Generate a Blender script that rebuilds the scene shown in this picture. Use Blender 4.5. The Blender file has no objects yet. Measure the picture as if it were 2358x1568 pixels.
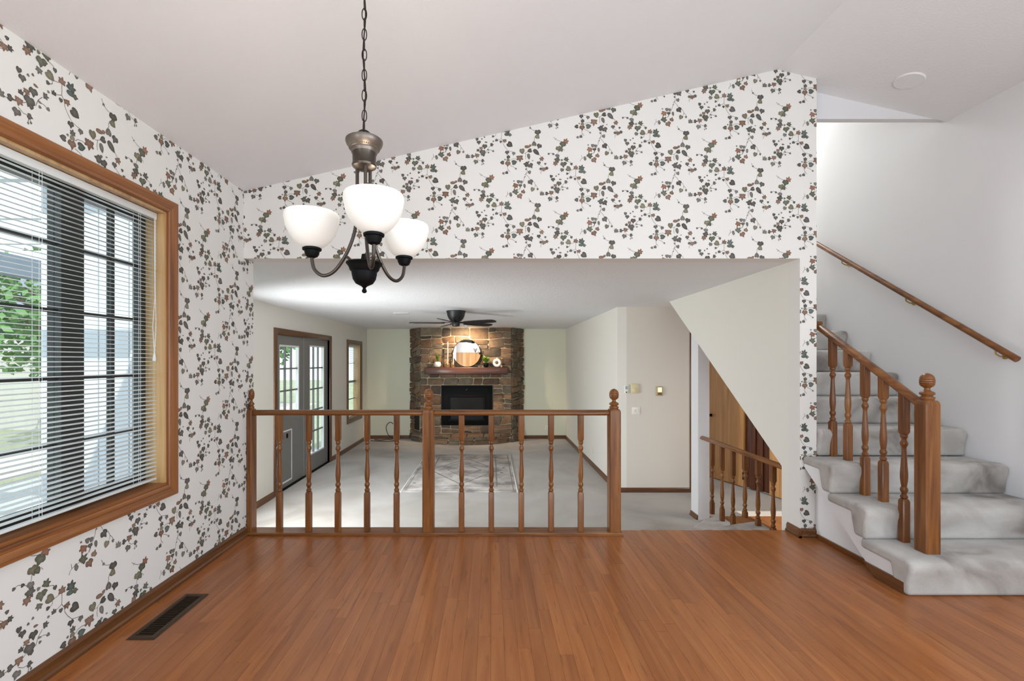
import bpy, bmesh, math, random
from mathutils import Vector, Matrix, noise as mnoise
random.seed(7)
sc = bpy.context.scene
COL = sc.collection
# ------------------------------------------------------------------ camera
F_PX, X0, Y0, W, H = 1070.0, 1130.0, 831.0, 2358.0, 1568.0
CAMZ = 1.223
cam = bpy.data.cameras.new('camera'); cam_o = bpy.data.objects.new('camera', cam); COL.objects.link(cam_o)
cam.sensor_width = 36.0; cam.sensor_fit = 'HORIZONTAL'; cam.lens = 36.0 * F_PX / W
cam.shift_x = (W / 2 - X0) / W; cam.shift_y = (Y0 - H / 2) / W
cam.clip_start = 0.02; cam.clip_end = 300
cam_o.location = (0, 0, CAMZ); cam_o.rotation_euler = (math.pi / 2, 0, 0)
sc.camera = cam_o
# ------------------------------------------------------------------ world, sun, lamps, exposure
sc.view_settings.view_transform = 'Standard'
try: sc.view_settings.look = 'None'
except Exception: pass
sc.view_settings.gamma = 1.0
sc.view_settings.use_curve_mapping = False
sc.view_settings.exposure = 0.44
w = bpy.data.worlds.new('sky'); sc.world = w; w.use_nodes = True
bg = w.node_tree.nodes['Background']
bg.inputs[0].default_value = (0.80, 0.90, 1.0, 1); bg.inputs[1].default_value = 1.65

def lamp(name, kind, loc, power, color=(1, 1, 1), rot=(0, 0, 0), size=None, size_y=None, **kw):
    l = bpy.data.lights.new(name, kind); l.energy = power; l.color = color
    if kind == 'AREA':
        l.shape = 'RECTANGLE'; l.size = size; l.size_y = size_y or size
    elif kind == 'SUN': l.angle = size or 0.01
    else: l.shadow_soft_size = size or 0.03
    for k, v in kw.items(): setattr(l, k, v)
    o = bpy.data.objects.new(name, l); COL.objects.link(o); o.location = loc; o.rotation_euler = rot
    return o
R = math.radians
lamp('sun', 'SUN', (6, -4, 12), 3.6, (1, 0.94, 0.85), (R(38), R(22), 0), 0.01)
lamp('fill_behind_camera', 'AREA', (1.3, -2.36, 1.25), 58, (0.79, 0.91, 1.0), (R(116), 0, 0), 3.0, 2.0)  # unseen fill added to brighten the dining area from behind
lamp('fill_left_side', 'AREA', (-1.62, -1.2, 1.35), 36, (0.79, 0.91, 1.0), (0, R(-90), 0), 1.4, 1.4)  # added out-of-view fill at the gap in the left wall
lamp('fill_right_side', 'AREA', (3.20, -0.9, 1.35), 82, (0.79, 0.91, 1.0), (0, R(90), 0), 1.5, 1.7)  # added fill off the right wall, brightens the left wall
lamp('fill_family', 'AREA', (-2.66, 4.35, 0.50), 66, (0.94, 0.97, 1.0), Vector((1.0, 0.85, 0.0)).to_track_quat('-Z', 'Z').to_euler(), 1.2, 1.5, spread=R(140))  # added hidden fill that brightens the family room
lamp('fill_stairwell', 'AREA', (2.85, 5.6, 4.3), 34, (0.92, 0.97, 1.0), (0, 0, 0), 0.8, 0.8)  # fill added to brighten the stairwell, no fixture there
lamp('fill_hall', 'AREA', (3.75, 4.6, 1.0), 9, (1.0, 0.99, 0.97), (R(35), 0, R(-10)), 0.6, 0.6)  # hidden fill added to brighten the hall under the stairs

# ------------------------------------------------------------------ helpers
def lin(r, g, b):
    def f(c):
        c /= 255.0
        return c / 12.92 if c <= 0.04045 else ((c + 0.055) / 1.055) ** 2.4
    return (f(r), f(g), f(b), 1.0)

class MB:
    def __init__(s): s.v = []; s.f = []; s.smooth = False; s.col = None
    def add(s, vs, fs):
        n = len(s.v); s.v += [tuple(p) for p in vs]; s.f += [tuple(i + n for i in f) for f in fs]; return s
    def box(s, x0, x1, y0, y1, z0, z1):
        vs = [(x, y, z) for z in (z0, z1) for y in (y0, y1) for x in (x0, x1)]
        return s.add(vs, [(0, 2, 3, 1), (4, 5, 7, 6), (0, 1, 5, 4), (2, 6, 7, 3), (0, 4, 6, 2), (1, 3, 7, 5)])
    def prism(s, poly, a0, a1, axis='Y'):
        """extrude 2D poly: axis Y: (x,z); axis X: (y,z); axis Z: (x,y)"""
        def P(p, a):
            return {'Y': (p[0], a, p[1]), 'X': (a, p[0], p[1]), 'Z': (p[0], p[1], a)}[axis]
        n = len(poly); vs = [P(p, a0) for p in poly] + [P(p, a1) for p in poly]
        fs = [tuple(range(n)), tuple(range(2 * n - 1, n - 1, -1))] + [(i, i + n, (i + 1) % n + n, (i + 1) % n) for i in range(n)]
        return s.add(vs, fs)
    def lathe(s, prof, cx=0, cy=0, n=20, cap=True, a0=0.0):
        vs, fs = [], []
        for r, z in prof:
            for k in range(n):
                a = a0 + 2 * math.pi * k / n; vs.append((cx + r * math.cos(a), cy + r * math.sin(a), z))
        m = len(prof)
        for i in range(m - 1):
            for k in range(n):
                fs.append((i * n + k, i * n + (k + 1) % n, (i + 1) * n + (k + 1) % n, (i + 1) * n + k))
        if cap:
            fs.append(tuple(range(n - 1, -1, -1))); fs.append(tuple((m - 1) * n + k for k in range(n)))
        return s.add(vs, fs)
    def tube(s, pts, r, n=10, closed=False):
        pts = [Vector(p) for p in pts]; m = len(pts); vs, fs = [], []
        up = None
        for i, p in enumerate(pts):
            if closed: t = (pts[(i + 1) % m] - pts[i - 1])
            else: t = pts[min(i + 1, m - 1)] - pts[max(i - 1, 0)]
            t.normalize()
            if up is None:
                up = Vector((0, 0, 1)) if abs(t.z) < 0.9 else Vector((1, 0, 0))
            up = (up - t * up.dot(t))
            if up.length < 1e-6: up = t.orthogonal()
            up.normalize(); sd = t.cross(up)
            rr = r[i] if isinstance(r, (list, tuple)) else r
            for k in range(n):
                a = 2 * math.pi * k / n; vs.append(p + (up * math.cos(a) + sd * math.sin(a)) * rr)
        for i in range(m if closed else m - 1):
            j = (i + 1) % m
            for k in range(n):
                fs.append((i * n + k, i * n + (k + 1) % n, j * n + (k + 1) % n, j * n + k))
        if not closed:
            fs.append(tuple(range(n - 1, -1, -1))); fs.append(tuple((m - 1) * n + k for k in range(n)))
        return s.add(vs, fs)
    def beam(s, p0, p1, w, h, up=(0, 0, 1)):
        p0, p1 = Vector(p0), Vector(p1); t = (p1 - p0).normalized(); up = Vector(up); sd = t.cross(up).normalized(); up = sd.cross(t)
        vs = []
        for p in (p0, p1):
            for a, b in ((-1, -1), (1, -1), (1, 1), (-1, 1)): vs.append(p + sd * a * w / 2 + up * b * h / 2)
        return s.add(vs, [(0, 1, 2, 3), (7, 6, 5, 4)] + [(i, i + 4, (i + 1) % 4 + 4, (i + 1) % 4) for i in range(4)])
    def smoothed(s): s.smooth = True; return s

ORG = {}
def mesh_of(name, mb, mat, off=(0, 0, 0), angle=35, bevel=None):
    me = bpy.data.meshes.new(name)
    me.from_pydata([(v[0] - off[0], v[1] - off[1], v[2] - off[2]) for v in mb.v], [], mb.f)
    bm = bmesh.new(); bm.from_mesh(me); bmesh.ops.recalc_face_normals(bm, faces=bm.faces); bm.to_mesh(me); bm.free()
    if mat: me.materials.append(mat)
    if mb.smooth:
        for p in me.polygons: p.use_smooth = True
        try: me.set_sharp_from_angle(angle=R(angle))
        except Exception: pass
    return me
def obj(name, mb, mat, parent=None, bevel=None, seg=2, angle=35, at=None):
    """mesh in world coordinates; its origin is the parent's origin (or `at`)"""
    off = at if at is not None else (ORG.get(parent.name, (0, 0, 0)) if parent else (0, 0, 0))
    me = mesh_of(name, mb, mat, off, angle)
    o = bpy.data.objects.new(name, me); COL.objects.link(o)
    if parent:
        o.parent = parent; po = ORG.get(parent.name, (0, 0, 0)); o.location = (off[0] - po[0], off[1] - po[1], off[2] - po[2])
    else: o.location = off
    ORG[o.name] = tuple(off)
    if bevel:
        b = o.modifiers.new('bevel', 'BEVEL'); b.width = bevel; b.segments = seg; b.limit_method = 'ANGLE'; b.angle_limit = R(40)
        if not mb.smooth and seg > 1:
            for p in me.polygons: p.use_smooth = True
            b.harden_normals = False
    return o
def inst(name, me, parent, loc, rot=(0, 0, 0), scale=None):
    o = bpy.data.objects.new(name, me); COL.objects.link(o); o.parent = parent; o.location = loc; o.rotation_euler = rot
    if scale: o.scale = scale
    return o
def thing(name, label, cat, loc=(0, 0, 0), group=None):
    o = bpy.data.objects.new(name, None); COL.objects.link(o); o.location = loc; o.empty_display_size = 0.1
    ORG[o.name] = tuple(loc); o['label'] = label; o['category'] = cat
    if group: o['group'] = group
    return o
def tag(o, label, cat, group=None):
    o['label'] = label; o['category'] = cat
    if group: o['group'] = group
    return o
def struct(o, label=None, cat=None):
    o['kind'] = 'structure'
    if label: o['label'] = label
    if cat: o['category'] = cat
    return o
def sroot(name, label, cat, loc=(0, 0, 0)):
    return struct(thing(name, label, cat, loc))

# ------------------------------------------------------------------ materials
def nmat(name):
    m = bpy.data.materials.new(name); m.use_nodes = True; nt = m.node_tree
    return m, nt, nt.nodes, nt.links, nt.nodes['Principled BSDF']
def plain(name, c, rough=0.5, metal=0.0, spec=0.5, bump=0.0, bscale=200.0, var=0.0, vscale=3.0, emis=None, estr=0.0, coat=0.0):
    m, nt, N, L, b = nmat(name)
    b.inputs['Base Color'].default_value = c; b.inputs['Roughness'].default_value = rough
    b.inputs['Metallic'].default_value = metal; b.inputs['Specular IOR Level'].default_value = spec
    b.inputs['Coat Weight'].default_value = coat
    tc = N.new('ShaderNodeTexCoord')
    if var:
        n = N.new('ShaderNodeTexNoise'); n.inputs['Scale'].default_value = vscale; n.inputs['Detail'].default_value = 4
        L.new(tc.outputs['Object'], n.inputs['Vector'])
        mx = N.new('ShaderNodeMix'); mx.data_type = 'RGBA'
        mx.inputs[6].default_value = tuple(x * (1 - var) for x in c[:3]) + (1,); mx.inputs[7].default_value = tuple(min(1, x * (1 + var)) for x in c[:3]) + (1,)
        L.new(n.outputs['Fac'], mx.inputs[0]); L.new(mx.outputs[2], b.inputs['Base Color'])
    if bump:
        n = N.new('ShaderNodeTexNoise'); n.inputs['Scale'].default_value = bscale; n.inputs['Detail'].default_value = 3
        L.new(tc.outputs['Object'], n.inputs['Vector'])
        bp = N.new('ShaderNodeBump'); bp.inputs['Strength'].default_value = bump; bp.inputs['Distance'].default_value = 0.01
        L.new(n.outputs['Fac'], bp.inputs['Height']); L.new(bp.outputs['Normal'], b.inputs['Normal'])
    if emis:
        b.inputs['Emission Color'].default_value = emis; b.inputs['Emission Strength'].default_value = estr
    return m
def wood(name, c_dark, c_mid, c_light, axis='Z', rough=0.38, scale=14.0, stretch=0.06, tint=0.18, coat=0.25, flecks=False):
    m, nt, N, L, b = nmat(name)
    tc = N.new('ShaderNodeTexCoord'); oi = N.new('ShaderNodeObjectInfo')
    mp = N.new('ShaderNodeMapping')
    s = {'X': (stretch, 1, 1), 'Y': (1, stretch, 1), 'Z': (1, 1, stretch)}[axis]
    mp.inputs['Scale'].default_value = tuple(scale * q for q in s)
    sh = N.new('ShaderNodeVectorMath'); sh.operation = 'SCALE'; sh.inputs[0].default_value = (37, 91, 53)
    L.new(oi.outputs['Random'], sh.inputs['Scale']); L.new(sh.outputs[0], mp.inputs['Location'])
    L.new(tc.outputs['Object'], mp.inputs['Vector'])
    n = N.new('ShaderNodeTexNoise'); n.inputs['Scale'].default_value = 1.0; n.inputs['Detail'].default_value = 6; n.inputs['Distortion'].default_value = 1.2
    L.new(mp.outputs[0], n.inputs['Vector'])
    rp = N.new('ShaderNodeValToRGB'); e = rp.color_ramp.elements
    e[0].position = 0.28; e[0].color = c_dark; e[1].position = 0.72; e[1].color = c_light
    q = rp.color_ramp.elements.new(0.5); q.color = c_mid
    L.new(n.outputs['Fac'], rp.inputs['Fac'])
    hs = N.new('ShaderNodeHueSaturation')
    mr = N.new('ShaderNodeMapRange'); mr.inputs['To Min'].default_value = 1 - tint; mr.inputs['To Max'].default_value = 1 + tint
    L.new(oi.outputs['Random'], mr.inputs['Value']); L.new(mr.outputs[0], hs.inputs['Value'])
    src = rp.outputs[0]
    if flecks:
        mpf = N.new('ShaderNodeMapping'); mpf.inputs['Scale'].default_value = tuple(75 * q for q in {'X': (.08, 1, 1), 'Y': (1, .08, 1), 'Z': (1, 1, .08)}[axis])
        L.new(sh.outputs[0], mpf.inputs['Location']); L.new(tc.outputs['Object'], mpf.inputs['Vector'])
        nf = N.new('ShaderNodeTexNoise'); nf.inputs['Scale'].default_value = 1.0; nf.inputs['Detail'].default_value = 3; L.new(mpf.outputs[0], nf.inputs['Vector'])
        mf = N.new('ShaderNodeMapRange'); mf.inputs['From Min'].default_value = 0.60; mf.inputs['From Max'].default_value = 0.74; mf.inputs['To Max'].default_value = 0.55; L.new(nf.outputs['Fac'], mf.inputs['Value'])
        xf = N.new('ShaderNodeMix'); xf.data_type = 'RGBA'; xf.inputs[7].default_value = tuple(q * 0.45 for q in c_dark[:3]) + (1,)
        L.new(mf.outputs[0], xf.inputs[0]); L.new(src, xf.inputs[6]); src = xf.outputs[2]
        b.inputs['Specular IOR Level'].default_value = 0.35
    L.new(src, hs.inputs['Color']); L.new(hs.outputs[0], b.inputs['Base Color'])
    b.inputs['Roughness'].default_value = rough; b.inputs['Coat Weight'].default_value = coat; b.inputs['Coat Roughness'].default_value = 0.15
    # fine pores
    mp2 = N.new('ShaderNodeMapping'); mp2.inputs['Scale'].default_value = tuple(260 * q for q in s)
    L.new(tc.outputs['Object'], mp2.inputs['Vector'])
    n2 = N.new('ShaderNodeTexNoise'); n2.inputs['Scale'].default_value = 1.0; L.new(mp2.outputs[0], n2.inputs['Vector'])
    bp = N.new('ShaderNodeBump'); bp.inputs['Strength'].default_value = 0.12; bp.inputs['Distance'].default_value = 0.002
    L.new(n2.outputs['Fac'], bp.inputs['Height']); L.new(bp.outputs[0], b.inputs['Normal'])
    return m
def glassmat(name, tint=(0.93, 0.97, 0.97, 1), gl=0.07):
    m, nt, N, L, b = nmat(name); N.remove(b)
    t = N.new('ShaderNodeBsdfTransparent'); t.inputs[0].default_value = tint
    g = N.new('ShaderNodeBsdfGlossy'); g.inputs['Roughness'].default_value = 0.02
    mx = N.new('ShaderNodeMixShader'); mx.inputs[0].default_value = gl
    L.new(t.outputs[0], mx.inputs[1]); L.new(g.outputs[0], mx.inputs[2]); L.new(mx.outputs[0], N['Material Output'].inputs[0])
    return m
def carpetmat(name, a, b_, c, scale=1.6):
    m, nt, N, L, b = nmat(name)
    tc = N.new('ShaderNodeTexCoord')
    n = N.new('ShaderNodeTexNoise'); n.inputs['Scale'].default_value = scale; n.inputs['Detail'].default_value = 3; n.inputs['Distortion'].default_value = 0.8
    L.new(tc.outputs['Object'], n.inputs['Vector'])
    rp = N.new('ShaderNodeValToRGB'); e = rp.color_ramp.elements
    e[0].position = 0.30; e[0].color = a; e[1].position = 0.66; e[1].color = c; q = e.new(0.45); q.color = b_
    L.new(n.outputs['Fac'], rp.inputs['Fac'])
    n2 = N.new('ShaderNodeTexNoise'); n2.inputs['Scale'].default_value = 420; n2.inputs['Detail'].default_value = 2; L.new(tc.outputs['Object'], n2.inputs['Vector'])
    mx = N.new('ShaderNodeMix'); mx.data_type = 'RGBA'; mx.blend_type = 'OVERLAY'; mx.inputs[0].default_value = 0.25
    L.new(rp.outputs[0], mx.inputs[6]); L.new(n2.outputs['Fac'], mx.inputs[7]); L.new(mx.outputs[2], b.inputs['Base Color'])
    b.inputs['Roughness'].default_value = 0.95; b.inputs['Specular IOR Level'].default_value = 0.1
    b.inputs['Sheen Weight'].default_value = 0.25
    bp = N.new('ShaderNodeBump'); bp.inputs['Strength'].default_value = 0.4; bp.inputs['Distance'].default_value = 0.006
    L.new(n2.outputs['Fac'], bp.inputs['Height']); L.new(bp.outputs[0], b.inputs['Normal'])
    return m
def stonemat(name):
    m, nt, N, L, b = nmat(name)
    tc = N.new('ShaderNodeTexCoord'); oi = N.new('ShaderNodeObjectInfo')
    rp = N.new('ShaderNodeValToRGB'); rp.color_ramp.interpolation = 'LINEAR'; e = rp.color_ramp.elements
    cols = [(78, 58, 42), (116, 86, 60), (96, 88, 76), (136, 104, 74), (70, 60, 50), (122, 108, 86), (100, 72, 50), (86, 76, 68)]
    e[0].position = 0; e[0].color = lin(*cols[0]); e[1].position = 1; e[1].color = lin(*cols[-1])
    for i, c in enumerate(cols[1:-1]): q = e.new((i + 1) / 7.0); q.color = lin(*c)
    L.new(oi.outputs['Random'], rp.inputs['Fac'])
    sh = N.new('ShaderNodeVectorMath'); sh.operation = 'SCALE'; sh.inputs[0].default_value = (31, 17, 53); L.new(oi.outputs['Random'], sh.inputs['Scale'])
    ad = N.new('ShaderNodeVectorMath'); L.new(tc.outputs['Object'], ad.inputs[0]); L.new(sh.outputs[0], ad.inputs[1])
    n = N.new('ShaderNodeTexNoise'); n.inputs['Scale'].default_value = 9; n.inputs['Detail'].default_value = 7; n.inputs['Roughness'].default_value = 0.65; L.new(ad.outputs[0], n.inputs['Vector'])
    mr = N.new('ShaderNodeMapRange'); mr.inputs['From Min'].default_value = 0.25; mr.inputs['From Max'].default_value = 0.75; mr.inputs['To Min'].default_value = 0.55; mr.inputs['To Max'].default_value = 1.45; L.new(n.outputs['Fac'], mr.inputs['Value'])
    hs = N.new('ShaderNodeHueSaturation'); hs.inputs['Saturation'].default_value = 0.95; L.new(mr.outputs[0], hs.inputs['Value']); L.new(rp.outputs[0], hs.inputs['Color']); L.new(hs.outputs[0], b.inputs['Base Color'])
    b.inputs['Roughness'].default_value = 0.8
    bp = N.new('ShaderNodeBump'); bp.inputs['Strength'].default_value = 0.9; bp.inputs['Distance'].default_value = 0.02
    L.new(n.outputs['Fac'], bp.inputs['Height']); L.new(bp.outputs[0], b.inputs['Normal'])
    return m
def attrmat(name, rough=0.6):
    m, nt, N, L, b = nmat(name)
    a = N.new('ShaderNodeAttribute'); a.attribute_name = 'print'
    L.new(a.outputs['Color'], b.inputs['Base Color']); b.inputs['Roughness'].default_value = rough; b.inputs['Specular IOR Level'].default_value = 0.25
    return m

M = {}
M['paper'] = plain('wallpaper_ground', lin(226, 222, 217), 0.62, spec=0.25, bump=0.03, bscale=500)
M['white'] = plain('white_wall_paint', lin(224, 222, 223), 0.6, spec=0.25, bump=0.03, bscale=300)
M['ceil'] = plain('ceiling_paint', lin(234, 233, 234), 0.75, spec=0.15, bump=0.12, bscale=90)
M['ceil2'] = plain('textured_ceiling_paint', lin(232, 231, 232), 0.75, spec=0.15, bump=0.45, bscale=55)
M['cream'] = plain('cream_wall_paint', lin(228, 224, 215), 0.6, spec=0.25, bump=0.03, bscale=300)
M['tan'] = plain('beige_wall_paint', lin(216, 208, 197), 0.6, spec=0.25, bump=0.03, bscale=300)
M['greenish'] = plain('pale_green_wall_paint', lin(216, 214, 192), 0.6, spec=0.25, bump=0.03, bscale=300)
OAK = (lin(80, 43, 16), lin(117, 69, 28), lin(142, 91, 42))
M['oak_z'] = wood('oak_stain_upright', *OAK, axis='Z', scale=18, stretch=0.08, tint=0.06, flecks=True)
M['oak_x'] = wood('oak_stain_along_rail', *OAK, axis='X', scale=18, stretch=0.08, tint=0.06, flecks=True)
M['oak_y'] = wood('oak_stain_along_run', *OAK, axis='Y', scale=18, stretch=0.08, tint=0.06, flecks=True)
DK = (lin(70, 40, 18), lin(98, 60, 30), lin(118, 76, 40))
M['base_x'] = wood('dark_oak_base_x', *DK, axis='X', scale=22, stretch=0.05, tint=0.03)
M['base_y'] = wood('dark_oak_base_y', *DK, axis='Y', scale=22, stretch=0.05, tint=0.03)
M['base_z'] = wood('dark_oak_base_z', *DK, axis='Z', scale=22, stretch=0.05, tint=0.03)
TRIM = (lin(104, 58, 26), lin(140, 86, 44), lin(160, 104, 58))
M['trim_y'] = wood('window_trim_y', *TRIM, axis='Y', scale=26, stretch=0.03, tint=0.03)
M['trim_z'] = wood('window_trim_z', *TRIM, axis='Z', scale=26, stretch=0.03, tint=0.03)
M['jamb'] = wood('light_jamb_wood', lin(176, 132, 84), lin(204, 164, 112), lin(220, 184, 132), axis='Z', scale=20, stretch=0.05)
M['plank'] = wood('hardwood_strip', lin(138, 80, 40), lin(156, 94, 49), lin(168, 106, 58), axis='Y', rough=0.30, scale=16, stretch=0.06, tint=0.11, coat=0.10, flecks=True)
M['hallwood'] = wood('hall_hardwood', lin(104, 62, 34), lin(128, 80, 46), lin(142, 92, 56), axis='Y', rough=0.35, scale=18, stretch=0.05)
M['doorwood'] = wood('birch_door', lin(186, 128, 70), lin(206, 150, 92), lin(218, 166, 108), axis='Z', rough=0.4, scale=10, stretch=0.06, tint=0.03)
M['mahog'] = wood('dark_closet_wood', lin(52, 24, 10), lin(84, 42, 20), lin(112, 60, 32), axis='Z', rough=0.4, scale=16, stretch=0.05)
M['mantel'] = wood('mantel_beam', lin(56, 28, 18), lin(78, 42, 28), lin(94, 54, 37), axis='X', rough=0.45, scale=12, stretch=0.07, tint=0.02)
M['carpet'] = carpetmat('cut_pile_carpet', lin(146, 137, 126), lin(164, 157, 148), lin(180, 174, 168), 1.1)
M['carpet_st'] = carpetmat('stair_carpet', lin(122, 114, 107), lin(168, 161, 155), lin(190, 185, 180), 3.4)
M['stone'] = stonemat('field_stone')
M['mortar'] = plain('mortar', lin(188, 170, 142), 0.9, bump=0.5, bscale=60, var=0.15)
M['black'] = plain('black_metal', lin(10, 10, 11), 0.55, spec=0.12)
M['blackgloss'] = plain('black_glass', lin(10, 11, 13), 0.2, spec=0.35)
M['fanblack'] = plain('matte_black_fan', lin(24, 23, 22), 0.5)
M['bronze'] = plain('oil_rubbed_bronze', lin(74, 66, 60), 0.36, metal=0.85, bump=0.03, bscale=80)
M['pewter'] = plain('brushed_pewter', lin(112, 103, 96), 0.42, metal=0.9)
M['chain'] = plain('dark_chain', lin(52, 46, 42), 0.4, metal=0.8)
M['brass'] = plain('brass', lin(190, 160, 100), 0.3, metal=1.0)
M['vinyl'] = plain('white_blind_vinyl', lin(226, 228, 226), 0.4)
M['whitegloss'] = plain('white_ceramic', lin(236, 233, 228), 0.35)
M['plastic'] = plain('white_plastic', lin(230, 228, 222), 0.4)
M['beige'] = plain('beige_plastic', lin(214, 200, 160), 0.45)
M['grey'] = plain('grey_door_paint', lin(124, 122, 120), 0.5)
M['whitetrim'] = plain('white_trim', lin(232, 231, 228), 0.45)
M['darkframe'] = plain('dark_bronze_frame', lin(46, 48, 46), 0.45)
M['glass'] = glassmat('window_glass')
M['vent'] = plain('vent_bronze', lin(72, 54, 38), 0.4, metal=0.6)
M['ventdark'] = plain('vent_dark', lin(18, 13, 9), 0.7)
M['ivory'] = plain('candle_wax', lin(232, 214, 186), 0.5)
M['leaf'] = plain('leaf_green', lin(74, 112, 40), 0.5, var=0.3, vscale=30)
M['leaf2'] = plain('grass_green', lin(104, 140, 44), 0.5, var=0.3, vscale=30)
M['screen'] = plain('lit_screen', lin(240, 214, 170), 0.4, emis=lin(250, 214, 160), estr=0.9)
M['siding'] = plain('pale_siding', lin(206, 212, 219), 0.6)
M['concrete'] = plain('patio_concrete', lin(170, 172, 172), 0.9, var=0.12, vscale=2, bump=0.2, bscale=40)
M['path'] = plain('pale_gravel', lin(206, 198, 184), 0.95, var=0.15, vscale=6, bump=0.4, bscale=60)
M['lawn'] = plain('lawn', lin(146, 152, 124), 0.95, var=0.35, vscale=0.8, bump=0.6, bscale=30)
M['bark'] = plain('bark', lin(104, 92, 80), 0.9, var=0.3, vscale=8, bump=0.6, bscale=20)
M['treeleaf'] = plain('tree_leaf', lin(88, 128, 70), 0.6, var=0.35, vscale=2)
M['roof'] = plain('shed_roof_shingle', lin(120, 130, 142), 0.8, var=0.15, vscale=4)
M['shed'] = plain('shed_wall', lin(190, 188, 182), 0.8)
M['print'] = attrmat('ivy_print')
M['mirror'] = plain('mirror_silver', (0.9, 0.9, 0.9, 1), 0.02, metal=1.0)

# ------------------------------------------------------------------ dimensions
XL = -1.717          # dining left wall
XR = 3.29            # right wall by the stairs
YW0, YW1 = 3.23, 3.36   # papered cross wall
YB = -2.5            # wall behind the camera
FZ = -0.51           # family room floor
CZ = 1.935           # family room ceiling
FXL, FXR, FYB, FYC = -2.76, 1.675, 10.36, 6.14
RX, RZ, SL = 1.992, 3.248, 0.228
SX0, SX1 = 2.149, 2.265
def vault(x): return RZ - SL * abs(x - RX)

# ------------------------------------------------------------------ floors
fl = struct(obj('floor', MB().box(XL - 0.1, XR, YB, YW1 - 0.002, -0.06, -0.014), M['plank']), 'warm brown hardwood strip floor of the dining area', 'floor')
PW = 0.0572
rng = random.Random(3)
plank_meshes = {}
def plank_mesh(length):
    k = round(length, 2)
    if k not in plank_meshes:
        mb = MB(); w2, c = PW / 2 - 0.00015, 0.0005
        prof = [(-w2, -0.014), (w2, -0.014), (w2, -c), (w2 - c, 0), (-w2 + c, 0), (-w2, -c)]
        mb.prism(prof, 0.0004, k - 0.0004, 'Y')
        plank_meshes[k] = mesh_of('plank', mb, M['plank'])
    return plank_meshes[k]
x = XL + PW / 2 + 0.002
far_bits = MB(); npl = 0
while x < XR - 0.01:
    yend = YW1 if x < SX1 else 2.6
    y = 1.45 - rng.random() * 0.25
    far_bits.box(x - PW / 2 + 0.0003, x + PW / 2 - 0.0003, YB, y, -0.014, 0.0)
    while y < yend - 0.005:
        ln = round(rng.uniform(0.62, 1.25), 2)
        if yend - (y + ln) < 0.22: ln = math.ceil((yend - y) * 100) / 100.0
        if y + ln > yend: ln = round(yend - y, 2)
        inst('plank', plank_mesh(ln), fl, (x, y, rng.uniform(-0.0003, 0.0002))); npl += 1
        y += ln
    x += PW
fb = obj('plank_field', far_bits, M['plank'], fl); fb['kind'] = 'stuff'
fl2 = struct(obj('floor_family', MB().box(FXL - 0.1, 4.6, YW0 + 0.02, FYB + 0.1, FZ - 0.1, FZ), M['carpet']), 'grey beige carpet of the sunken family room', 'floor')
hall = struct(obj('floor_hall', MB().box(2.34, 4.5, 3.40, 5.16, FZ - 0.02, FZ + 0.008), M['hallwood']), 'dark hardwood floor of the hall below the stairs', 'floor')
struct(obj('wall_riser', MB().box(XL - 1.2, 2.149, YW1 - 0.02, YW1 - 0.004, FZ, -0.02), M['cream']), 'low wall under the edge of the hardwood floor', 'wall')

# ------------------------------------------------------------------ walls, ceilings
WY0, WY1 = 0.55, 2.4585       # window opening on left wall
WZ0, WZ1 = 0.568, 2.01
mb = MB()
T0, T1 = XL - 0.16, XL
mb.box(T0, T1, YB, YW1, -0.05, WZ0).box(T0, T1, YB, YW1, WZ1, 2.42)
mb.box(T0, T1, YB, -2.0, WZ0, WZ1).box(T0, T1, -0.4, WY0, WZ0, WZ1).box(T0, T1, WY1, YW1, WZ0, WZ1)
wall_left = struct(obj('wall_left', mb, M['paper']), 'white wall with a trailing ivy wallpaper and a large window', 'wall')
zc = lambda x: vault(x)
poly = [(XL, CZ), (SX0, CZ), (SX0, 0), (SX1, 0), (SX1, zc(SX1) + 0.01), (RX, RZ + 0.01), (XL, zc(XL) + 0.01)]
wall_front = struct(obj('wall_front', MB().prism(poly, YW0, YW1, 'Y'), M['paper']), 'gabled ivy wallpapered wall above the opening to the family room', 'wall')
# long wall carrying the stair side: closed above the sloping soffit
dg = lambda y: 0.447 + 0.69 * (y - 3.432)
poly = [(YW1, FZ), (3.432, FZ), (3.432, 0.447), (5.59, CZ), (5.64, CZ + 0.06), (6.8, CZ + 0.06), (6.8, 4.5), (YW1, 4.5)]
struct(obj('wall_stair', MB().prism(poly, SX0, SX1, 'X'), M['cream']), 'cream wall with a slanted lower edge under the upper stairs', 'wall')
poly = [(YB, -0.05), (3.30, -0.05), (3.30, 0.30), (5.59, 1.86), (6.8, 1.86), (6.8, 4.5), (YB, 4.5)]
struct(obj('wall_right', MB().prism(poly, XR, XR + 0.1, 'X'), M['white']), 'plain white wall beside the carpeted staircase', 'wall')
struct(obj('wall_stair_head', MB().box(SX1, XR, YW1, YW1 + 0.05, vault(XR) + 0.02, 4.5), M['white']), 'white wall above the vaulted ceiling edge at the stairwell', 'wall')
struct(obj('wall_landing', MB().box(SX1 - 0.12, XR + 0.1, 6.8, 6.9, 1.8, 4.5), M['white']), 'white wall at the head of the stairs', 'wall')
struct(obj('ceiling_stairwell', MB().box(SX1 - 0.12, XR + 0.1, YW1, 6.9, 4.5, 4.6), M['ceil']), 'white ceiling over the stairwell', 'ceiling')
mb = MB()
t = 0.08
mb.prism([(XL - 0.1, vault(XL - 0.1)), (RX, RZ), (RX, RZ + t), (XL - 0.1, vault(XL - 0.1) + t)], YB, YW0 + 0.005, 'Y')
mb.prism([(RX, RZ), (XR, vault(XR)), (XR, vault(XR) + t), (RX, RZ + t)], YB, YW1, 'Y')
ceiling = struct(obj('ceiling', mb, M['ceil']), 'white vaulted ceiling over the dining area', 'ceiling')
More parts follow.
